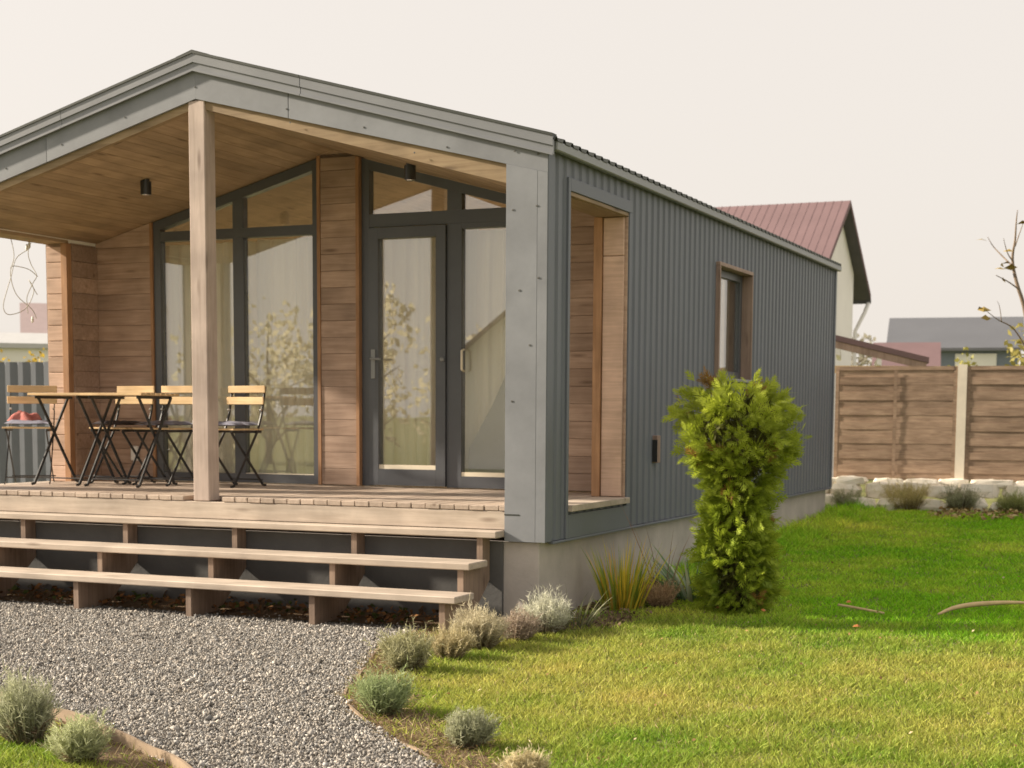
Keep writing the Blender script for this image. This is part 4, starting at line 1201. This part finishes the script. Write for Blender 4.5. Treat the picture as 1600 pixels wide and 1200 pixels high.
LEFT_LAWN = [tuple(p) for p in SOIL_L_OUT]+[(-1.5, -7.5), (-9, -7.5)]
def patch(x, y, f, s):
    return (np.sin(x*f+s)+np.sin(y*f*1.3+s*2.1)+np.sin((x+y)*f*.7+s*.7)+np.sin((x*1.7-y)*f*.9+s*1.3))/4
def grass(n):
    xs = rng.uniform(-9, 8, n*9); ys = rng.uniform(-6.2, 13.5, n*9)
    zz = gh(ys)
    ok = in_view(xs, ys, zz, 240, 160)
    ok &= ~pip(xs, ys, GR_POLY)
    ok &= ~((xs > W0) & (xs < -.02) & (ys > -.4) & (ys < LH))
    ok &= ys < 10.2+.087*(xs+.3)                      # up to the stone row
    ok &= ~((xs < W0+.2) & (ys > -2.4))
    # border beds stay thin
    dr = np.full(len(xs), 9.0)
    for (ax, ay) in GR[::2]: dr = np.minimum(dr, np.hypot(xs-ax, ys-ay))
    dl = np.full(len(xs), 9.0)
    for (ax, ay) in GL[::2]: dl = np.minimum(dl, np.hypot(xs-ax, ys-ay))
    edge = np.minimum(dr, dl)-.26-.10*patch(xs, ys, 7, 3)-.05*patch(xs, ys, 19, 1)
    ok &= (edge > 0) | (rng.random(len(xs)) < .10)
    pl = (xs < .42+.08*np.sin(ys*5)) & (ys > -.3) & (ys < 2.5)
    ok &= ~pl | (rng.random(len(xs)) < .22)
    dist = np.hypot(xs-CAM.x, ys-CAM.y)
    ok &= rng.random(len(xs)) < np.clip((7.0/dist)**1.25, 0, 1)
    xs, ys, dist = xs[ok][:n], ys[ok][:n], dist[ok][:n]
    n = len(xs)
    base = np.stack([xs, ys, gh(ys)-.004], 1)
    tilt = rand_unit(n, rng)*.62; tilt[:, 2] = 1
    clump = patch(xs, ys, 9, .4)
    d = tilt/np.linalg.norm(tilt, axis=1, keepdims=True)
    L = rng.uniform(.020, .058, n)*(1+.4*clump)
    wall = (xs < .55) & (ys > 2.0)                     # long unmown fringe against the plinth
    L[wall] *= rng.uniform(1.2, 3.2, wall.sum())
    bend = rand_unit(n, rng)*.5; bend[:, 2] = -np.abs(bend[:, 2])*.6
    V, F, t = strips(base, d, L, .0035+.00045*dist*rng.uniform(.6, 1.2, n), bend, rng, 2)
    p = patch(xs, ys, 1.1, 2)*.45+patch(xs, ys, 2.9, 5)*.35+patch(xs, ys, 7.7, 9)*.3+.12*rng.normal(size=n)
    lush_shade_lift = np.clip((ys-.1)/1.2, 0, 1)  # greener lawn by the house, also painted brighter to lift its shadow
    dry = np.clip(.46+.75*p-.26*lush_shade_lift, 0, 1)
    g = np.array((.10, .25, .010)); g2 = np.array((.22, .35, .03)); yel = np.array((.52, .46, .12))
    mixg = rng.random((n, 1))
    c = (g*(1-mixg)+g2*mixg)*(1-dry[:, None])+yel*dry[:, None]
    c = c*(1+.85*lush_shade_lift[:, None]*np.array((.8, 1, .1)))
    straw = rng.random(n) < .05*(dry+.2); c[straw] = (.45, .36, .17)
    c *= rng.uniform(.6, 1.4, (n, 1))
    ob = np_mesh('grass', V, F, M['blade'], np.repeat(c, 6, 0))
    tag(ob, 'short patchy lawn grass, green with dry yellow spots', 'grass', kind='stuff')
grass(350000)
def straw(name, line, side, n, label):
    P = np.array(line); k = rng.integers(0, len(P), n)
    t = np.gradient(P, axis=0); t /= np.linalg.norm(t, axis=1, keepdims=True)+1e-9
    nn = np.stack([t[:, 1], -t[:, 0]], 1)*side
    xy = P[k]+nn[k]*(rng.random(n)**1.2*.34)[:, None]+rng.normal(0, .03, (n, 2))
    ok = in_view(xy[:, 0], xy[:, 1], gh(xy[:, 1]), 100, 100); xy = xy[ok]; n = len(xy)
    base = np.stack([xy[:, 0], xy[:, 1], gh(xy[:, 1])+.006], 1)
    d = rand_unit(n, rng); d[:, 2] = np.abs(d[:, 2])*.5+.05; d /= np.linalg.norm(d, axis=1, keepdims=True)
    L = rng.uniform(.02, .075, n); bend = rand_unit(n, rng)*.35; bend[:, 2] = -np.abs(bend[:, 2])*.3
    V, F, t_ = strips(base, d, L, np.full(n, .004), bend, rng, 2)
    pal = np.array([(.42, .32, .18), (.30, .21, .12), (.52, .42, .25), (.22, .15, .09), (.30, .32, .06)])
    c = pal[rng.integers(0, 5, n)]*rng.uniform(.7, 1.2, (n, 1))
    tag(np_mesh(name, V, F, M['dryleaf'], np.repeat(c, 6, 0)), label, 'straw', kind='stuff')
straw('dry_straw', GR, 1, 9000, 'dry straw and weeds in the border along the lawn')
straw('dry_straw', GL, 1, 5000, 'dry straw and weeds in the bottom left border')
# leaf litter and weeds under the steps
def litter(name, n, region, size, cols, label, zoff=.012, up=.0):
    xs = rng.uniform(region[0], region[1], n); ys = rng.uniform(region[2], region[3], n)
    P = np.stack([xs, ys, gh(ys)+zoff+rng.uniform(0, up+.001, n)], 1)
    V, F = leaf_cards(P, size, rng, np.array((0, 0, 1.2)))
    c = np.array(cols)[rng.integers(0, len(cols), n)]*rng.uniform(.7, 1.2, (n, 1))
    return tag(np_mesh(name, V, F, M['dryleaf'], np.repeat(c, 4, 0)), label, 'litter', kind='stuff')
litter('leaf_litter', 900, (-5.4, -.7, -.5, .0), .05, [(.20, .10, .045), (.26, .13, .05), (.12, .08, .05), (.08, .10, .03)], 'brown leaf litter and moss under the steps', .016, .05)
litter('lawn_litter', 240, (.5, 4.2, -4.2, 6), .022, [(.42, .27, .12), (.30, .18, .08), (.55, .45, .28)], 'tiny dry leaf scraps scattered over the lawn', .035, .01)
litter('bed_litter', 500, (.0, .55, -.1, 2.3), .035, [(.24, .17, .11), (.16, .11, .07)], 'dry mulch under the plants along the plinth', .012, .02)
litter('dry_weeds', 420, (1.2, 3.0, 9.0, 10.2), .06, [(.40, .28, .12), (.26, .17, .08), (.5, .4, .2)], 'dry weeds scattered on the far lawn before the stones', .03, .05)
for i, (x, y, rz, lab) in enumerate(((.98, .93, .3, 'orange fallen leaf at the foot of the thuja'), (1.78, 1.55, 1.2, 'reddish fallen leaf above the short twig on the lawn'), (1.30, .9, 2.0, 'orange fallen leaf right of the thuja foot'), (2.05, .45, .8, 'pale fallen leaf on the sunny lawn edge'))):
    s = .035
    V = [(-s, 0, 0), (-.2*s, .55*s, .010), (s, 0, .004), (-.2*s, -.55*s, .010), (0, 0, .022)]
    o = loc_raw('fallen_leaf', V, [[0, 4, 1], [1, 4, 2], [2, 4, 3], [3, 4, 0]], plain('fallen_leaf_%d' % i, (.50, .20, .06), .8, c2=(.4, .14, .04)), None)
    o.location = (x, y, float(gh(y))+.035); o.rotation_euler = (.2, .1, rz)
    tag(o, lab, 'leaf', 'leaves fallen on the lawn')
tag(tube('fallen_twig', smooth_path([(1.74, 1.36, float(gh(1.36))+.045), (1.88, 1.29, float(gh(1.3))+.04), (2.10, 1.17, float(gh(1.17))+.03)]), [.010]*13, M['pale_stick']), 'short thin twig lying on the shaded lawn right of the thuja', 'twig')
sp = smooth_path([(2.45, 1.33, float(gh(1.33))+.02), (2.56, 1.46, float(gh(1.4))+.06), (2.75, 1.62, float(gh(1.6))+.075), (3.0, 1.78, float(gh(1.78))+.07), (3.3, 1.92, float(gh(1.9))+.03)])
tag(tube('fallen_branch', sp, [.008+.010*math.sin(math.pi*min(1, i/len(sp)*1.3)) for i in range(len(sp))], M['pale_stick']), 'long pale curved branch on the lawn at the right edge', 'branch')

# ------------------------------------------------------------------ brown fence and stone row
FD = Vector((2.3, .2, 0)).normalized(); FN = Vector((FD.y, -FD.x, 0))        # FN faces the camera
FO = Vector((-.30, 10.82, 0))
fence = tag(empty('timber_fence', FO), 'brown woven-slat panel fence with pale concrete post', 'fence')
FZ0, FZ1 = .42, 1.905
def fence_pt(s, off, z): p = FO+FD*s+FN*off; return (p.x, p.y, z)
def fbox(name, s0, s1, o0, o1, z0, z1, mat, parent, sag=0):
    nseg = 1 if not sag else 8
    V = []; F = []
    for i in range(nseg+1):
        t = i/nseg; s = s0+(s1-s0)*t; b = sag*math.sin(2*math.pi*t)
        for o, z in ((o0, z0), (o1, z0), (o1, z1), (o0, z1)): V.append(fence_pt(s, o+b, z))
    for i in range(nseg):
        for k in range(4): F.append([4*i+k, 4*i+(k+1) % 4, 4*i+4+(k+1) % 4, 4*i+4+k])
    F += [[3, 2, 1, 0], [4*nseg, 4*nseg+1, 4*nseg+2, 4*nseg+3]]
    Va = np.array(V); f = F[-1]
    nn = np.cross(Va[f[1]]-Va[f[0]], Va[f[2]]-Va[f[1]])
    if nn@np.array(FD) < 0: F = [q[::-1] for q in F]
    ob = link_mesh(name, V, F, mat, parent)
    return ob
def panel(s0, s1):
    pn = fbox('fence_panel', s0, s0+.045, -.03, .014, FZ0, FZ1, M['fence'], fence)
    fbox('panel_stile', s1-.045, s1, -.03, .014, FZ0, FZ1, M['fence'], pn)
    fbox('panel_rail', s0+.046, s1-.046, -.012, .018, FZ1-.05, FZ1, M['fence'], pn)
    nsl = 15; dz = (FZ1-FZ0-.06)/nsl; zz_ = FZ0+.005; hs = [random.uniform(.9, 1.1) for _ in range(nsl)]; ks = (FZ1-FZ0-.06)/sum(hs)
    mid = (s0+s1)/2
    for k in range(nsl):
        z = zz_; dz = hs[k]*ks; zz_ += dz
        sg = (.002 if k % 2 else -.002)*random.uniform(.5, 1.3); of = (.005 if k % 2 else .0)+random.uniform(-.002, .002)
        fbox('slat', s0+.046, s1-.046, -.006+of, .006+of, z, z+dz*1.05, M['fence'], pn, sag=sg)
    for q in (.5,):
        s = s0+(s1-s0)*q
        fbox('batten', s-.022, s+.022, .0225, .027, FZ0+.01, FZ1-.055, M['fence'], pn)
panel(-1.98, -.02+.02); panel(.02, 1.572); panel(1.692, 3.65); panel(3.80, 5.7)
for s in (1.632, 3.71):
    p0 = fbox('concrete_post', s-.058, s+.058, -.05, .022, .0, FZ1+.02, M['fpost'], fence)
stone_row = tag(empty('stone_row', (FO.x, FO.y, .03)), 'row of pale rough limestone blocks below the brown fence', 'stones')
def rock(c, sx, sy, sz, seed):
    r = np.random.default_rng(seed); V = []; F = []
    n, mrows = 8, 4
    for j in range(mrows+1):
        ph = math.pi*j/mrows
        for i in range(n):
            a = 2*math.pi*i/n
            e = .55
            f = lambda v: math.copysign(abs(v)**e, v)
            q = r.normal(0, .07, 3)
            V.append((f(math.cos(a))*f(math.sin(ph))+q[0], f(math.sin(a))*f(math.sin(ph))+q[1], f(math.cos(ph))+q[2]))
    for j in range(mrows):
        for i in range(n): F.append([j*n+i, (j+1)*n+i, (j+1)*n+(i+1) % n, j*n+(i+1) % n])
    out = []
    for v in V:
        p = Vector(c)+FD*v[0]*sx+FN*v[1]*sy; out.append((p.x, p.y, c[2]+v[2]*sz))
    return out, F
s = -1.9; k = 0
while s < 5.6:
    w = random.uniform(.16, .34)
    for lev, (z, off, hz) in enumerate(((.12, .42, .10), (.30, .24, .095), (.40, .10, .06))):
        jit = random.uniform(-.06, .06)
        c = fence_pt(s+w+jit+.12*lev, off+random.uniform(-.05, .05), z+random.uniform(-.02, .02))
        V, F = rock(c, w*1.02, random.uniform(.10, .16), hz*random.uniform(.9, 1.15), 500+k)
        link_mesh('stone', V, F, M['stone'], stone_row, smooth=False)
        k += 1
    s += 2*w-.02

# ------------------------------------------------------------------ neighbouring buildings
def gable_house(name, org, L0, L1, hw, zw, slope, ov, label, roofm, wallm, soff=None, rz=0, z0=0, ovy=None):
    """ridge along local x from L0 to L1; origin on the ground under the ridge"""
    e = tag(empty(name, org, rz), label, 'house')
    zr = zw+slope*hw
    pr = [(-hw, z0), (hw, z0), (hw, zw), (0, zr), (-hw, zw)]
    V = [(L0, y, z) for y, z in pr]+[(L1, y, z) for y, z in pr]
    F = [[0, 1, 2, 3, 4][::-1], [5, 6, 7, 8, 9]]+[[i, (i+1) % 5, 5+(i+1) % 5, 5+i] for i in range(5)]
    loc_raw('wall', V, [f[::-1] for f in F], wallm, e)
    th = .10; h2 = hw+(ovy if ovy is not None else ov)
    for s in (-1, 1):
        # slope slab
        a = (0, zr+.02); b = (s*h2, zr+.02-slope*h2)
        V = []
        for x in (L0-ov, L1+ov):
            V += [(x, a[0], a[1]), (x, b[0], b[1]), (x, b[0], b[1]+th), (x, a[0], a[1]+th)]
        F = [[0, 1, 2, 3], [7, 6, 5, 4], [0, 4, 5, 1], [1, 5, 6, 2], [2, 6, 7, 3], [3, 7, 4, 0]]
        if s > 0: F = [f[::-1] for f in F]
        rf = loc_raw('roof', V, F, roofm, e)
        if soff:
            V2 = []
            for x in (L0-ov+.01, L1+ov-.01):
                V2 += [(x, a[0]+s*.01, a[1]-.02), (x, b[0]-s*.01, b[1]-.02+.0), (x, b[0]-s*.01, b[1]-.004), (x, a[0]+s*.01, a[1]-.004)]
            loc_raw('soffit', V2, F, soff, e)
        # standing seams on the slope
        x = L0-ov+.12
        while soff and x < L1+ov:
            V = []
            for xx in (x-.012, x+.012):
                V += [(xx, a[0], a[1]+th), (xx, b[0], b[1]+th), (xx, b[0], b[1]+th+.006), (xx, a[0], a[1]+th+.006)]
            ob = loc_raw('roof_seam', V, F, roofm, rf); x += .16
    return e
nh = gable_house('neighbour_house', (0, 20.84, .05), -7.5, -2.38, 1.62, 4.12, .70, .23, 'cream neighbour house with dusty red metal roof behind the cabin', M['redroof'], M['cream'], M['soffd'], ovy=.72)
# rainwater pipe of the neighbour house
V, F = tube_np([(-2.2, 2.34, 3.56), (-2.25, 2.2, 3.35), (-2.34, 1.72, 2.95), (-2.34, 1.70, .1)], .04, 8)
loc_raw('downpipe', V, F, M['white'], nh, True)
V, F = tube_np([(-8, 2.39, 3.60), (-2.16, 2.39, 3.60)], .05, 8); loc_raw('gutter', V, F, M['soffd'], nh, True)
# red canopy behind the fence
cn = tag(empty('canopy', (-1.2, 15.6, .05)), 'low red sheet canopy on timber rafters behind the fence', 'canopy')
def slab(p, q, depth, th, mat, name, parent):
    p, q = Vector(p), Vector(q); d = Vector((-.2, 1, 0)).normalized()*depth
    V = [p, q, q+d, p+d, p+Vector((0, 0, th)), q+Vector((0, 0, th)), q+d+Vector((0, 0, th)), p+d+Vector((0, 0, th))]
    F = [[3, 2, 1, 0], [4, 5, 6, 7], [0, 1, 5, 4], [1, 2, 6, 5], [2, 3, 7, 6], [3, 0, 4, 7]]
    return link_mesh(name, [tuple(v) for v in V], F, mat, parent)
slab((-3.2, 14.6, 2.96), (.14, 16.05, 2.12), 2.6, .09, M['redroof'], 'roof', cn)
slab((-3.2, 14.62, 2.84), (.10, 16.05, 2.01), .08, .11, M['box'], 'fascia', cn)
for k in range(6):
    t = k/5.2; x, y, z = -3.1+3.2*t, 14.66+1.4*t, 2.84-.82*t
    slab((x, y, z-.12), (x+.07, y+.03, z-.137), 2.5, .11, M['white'], 'rafter', cn)
for x, y, z in ((-3.0, 14.75, 2.7), (.0, 16.05, 1.97), (-.5, 18.3, 2.05), (-3.3, 17.1, 2.75)):
    box('post', x-.06, x+.06, y-.06, y+.06, 0, z, M['box'], cn)
slab((-3.0, 14.72, 1.95), (.0, 16.08, 1.95), .08, .12, M['slat'], 'tie_beam', cn)
# grey roofed building far behind
gb = gable_house('grey_roof_house', (-3.66, 47.5, .05), -2.05, 2.05, 2.6, 3.52, .42, .25, 'far house with plain slate grey roof and white wall', M['greyroof'], M['bluegrey'], None, rz=R(8))
V, F = cham((-.0, -2.66, .1), (1.35, -2.61, 3.35), .01); loc_raw('white_wall', V, F, M['white_wall'], gb)
# small pink-roofed shed between them
gable_house('shed', (-1.75, 27.6, .05), -1.0, .3, 1.0, 2.2, .62, .12, 'small pale red roofed shed before the grey roofed house', M['redroof'], M['cream'], None, rz=R(9))
# left: sheet fence and houses seen through the porch opening
sf = tag(empty('sheet_fence', (-11, 5.2, 0)), 'grey profiled sheet fence seen through the left porch opening', 'fence')
V = []; F = []
k = 0; x = -19.0
while x < -6.6:
    for fr, dd in ((0, 0), (.12, .007), (.5, .007), (.62, 0)):
        V.append((x+fr*.18, 5.2-dd+.13*(x+11), -.05)); V.append((x+fr*.18, 5.2-dd+.13*(x+11), 1.86))
    x += .18
for i in range(len(V)//2-1): F.append([2*i, 2*i+2, 2*i+3, 2*i+1])
link_mesh('profiled_sheet', V, F, M['gfence'], sf)
for x in (-18, -15.5, -13, -10.5, -8): box('fence_post', x-.04, x+.04, 5.24+.13*(x+11), 5.32+.13*(x+11), -.1, 1.9, M['gfence'], sf)
gable_house('far_house', (-25.5, 29.2, .05), -3.0, 3.0, 2.6, 2.75, .60, .3, 'far house with haze-paled red roof seen through the left opening', M['mauve_haze'], M['cream'], None, rz=R(41))
gable_house('white_shed', (-18.6, 16.9, .05), -1.1, .75, 1.3, 2.50, .20, .10, 'white low shed with haze-paled grey roof above the sheet fence', M['hazeroof'], M['white_wall'], None, rz=R(41))
tree('yellow_shrub', (-14.2, 11.3, .04), 2.35, .6, 'small yellow-leaved tree above the sheet fence', 71, (.38, .27, .04), (.60, .42, .06), n=420, leaf=.08)
tree('yellow_shrub', (-13.6, 10.2, .04), 2.05, .35, 'smaller orange-leaved shrub above the sheet fence', 72, (.45, .25, .04), (.6, .35, .06), n=260, leaf=.07)
# shrubs behind the brown fence
tree('leafy_shrub', (1.72, 16.6, .04), 2.62, .55, 'yellow-green leafy shrub behind the fence at the right edge', 73, (.20, .19, .05), (.46, .40, .13), n=700, leaf=.11, cat='shrub')
tree('leafy_shrub', (.45, 17.3, .04), 2.32, .38, 'small green shrub peeking over the fence post', 74, (.22, .22, .05), (.42, .38, .10), n=360, leaf=.09, cat='shrub')
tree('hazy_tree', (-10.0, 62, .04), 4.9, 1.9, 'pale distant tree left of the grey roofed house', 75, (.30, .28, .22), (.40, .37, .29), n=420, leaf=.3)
# bare young tree at the right edge
bt = tag(empty('bare_tree', (2.44, 9.78, .04)), 'nearly bare young tree with a few last leaves at the right edge', 'tree')
BZ = float(gh(9.78))
def at(px, py, d):
    v = fwd+rt2*((px-800)/2413)+up2*((880.5-py)/2413); return CAM+v*d
limbs = [([(1625, 800, 18.6), (1618, 640, 18.6), (1604, 500, 18.55), (1588, 440, 18.5), (1582, 405, 18.5), (1586, 375, 18.45), (1588, 345, 18.4), (1590, 328, 18.4)], .035, .004),
         ([(1592, 452, 18.5), (1575, 440, 18.3), (1556, 430, 18.2)], .010, .004),
         ([(1584, 418, 18.5), (1566, 400, 18.7), (1552, 385, 18.8), (1543, 370, 18.8)], .011, .003),
         ([(1584, 410, 18.5), (1574, 395, 18.4), (1568, 372, 18.3)], .009, .003),
         ([(1586, 385, 18.45), (1594, 362, 18.6), (1600, 345, 18.7)], .008, .003),
         ([(1612, 560, 18.6), (1585, 515, 18.5), (1560, 500, 18.4), (1540, 485, 18.3)], .013, .003),
         ([(1565, 503, 18.42), (1562, 480, 18.35), (1558, 470, 18.3)], .006, .002)]
trunk = None
for i, (pts, r0, r1) in enumerate(limbs):
    P = smooth_path([at(*p) for p in pts], 4)
    rad = [r0+(r1-r0)*k/(len(P)-1) for k in range(len(P))]
    if i == 0:
        P = [Vector((2.44, 9.78, BZ-.05)), Vector((2.41, 9.80, .35))]+P[2:]; rad = [.045, .042]+rad[2:]
    ob = tube('trunk' if i == 0 else 'branch', P, rad, M['bark'], bt, sides=6)
LF = [at(1566, 415, 18.5), at(1572, 411, 18.5), at(1562, 420, 18.5), at(1579, 418, 18.45), at(1568, 438, 18.3), at(1534, 375, 18.8), at(1598, 348, 18.65), at(1532, 482, 18.3), at(1538, 484, 18.3), at(1541, 497, 18.3), at(1575, 392, 18.4)]
for i, p in enumerate(LF):
    s = .055+.03*random.random(); a = random.uniform(0, 6.28); tz = random.uniform(-.8, .2)
    V = [Vector((-s, 0, 0)), Vector((-.1*s, .5*s, .01)), Vector((s, 0, -.2*s)), Vector((-.1*s, -.5*s, .01)), Vector((0, 0, .2*s))]
    Rm = Matrix.Rotation(a, 3, 'Z')@Matrix.Rotation(1.0+tz, 3, 'X')
    V = [tuple(p+Rm@v) for v in V]
    link_mesh('leaf', V, [[0, 4, 1], [1, 4, 2], [2, 4, 3], [3, 4, 0]], M['autumn'] if 'autumn' in M else M.setdefault('autumn', plain('autumn_leaf', (.34, .23, .05), .7, c2=(.2, .15, .03), scale=30)), bt)

# ------------------------------------------------------------------ garden behind the photographer (mirrored in the porch glass)
RG = 'trees mirrored in the porch glass'
tr_spec = [(-22.5, -25.5, 4.2, 1.9, 'left end'), (-20.2, -24.2, 4.5, 1.6, 'second'), (-18.3, -25.0, 4.1, 1.7, 'middle'), (-16.9, -24.2, 5.1, 1.1, 'tall'), (-15.2, -26.5, 4.0, 1.7, 'right end')]
for i, (x, y, h, rd, w) in enumerate(tr_spec):
    tree('garden_tree', (x, y, -.2), h, rd, {'left end': 'leftmost tree mirrored in the porch glass', 'second': 'broad tree mirrored beside the leftmost one in the glass', 'middle': 'low round tree mirrored in the pane left of the pier', 'tall': 'tall pointed tree mirrored in the glass door', 'right end': 'low tree mirrored at the right of the glass door'}[w], 80+i, (.52, .48, .33), (.76, .69, .50), n=480, leaf=.24, group=RG, trunk_h=.12, mat=M['leaf_thin'])  # tan leaf colours paled to paint haze into the reflection
gable_house('mirrored_house', (-11.9, -27.0, -.2), -2.6, 2.6, 3.2, 2.9, .85, .4, 'tan gabled house mirrored in the pane right of the door', M['redroof'], M['cream'], None, rz=R(68))
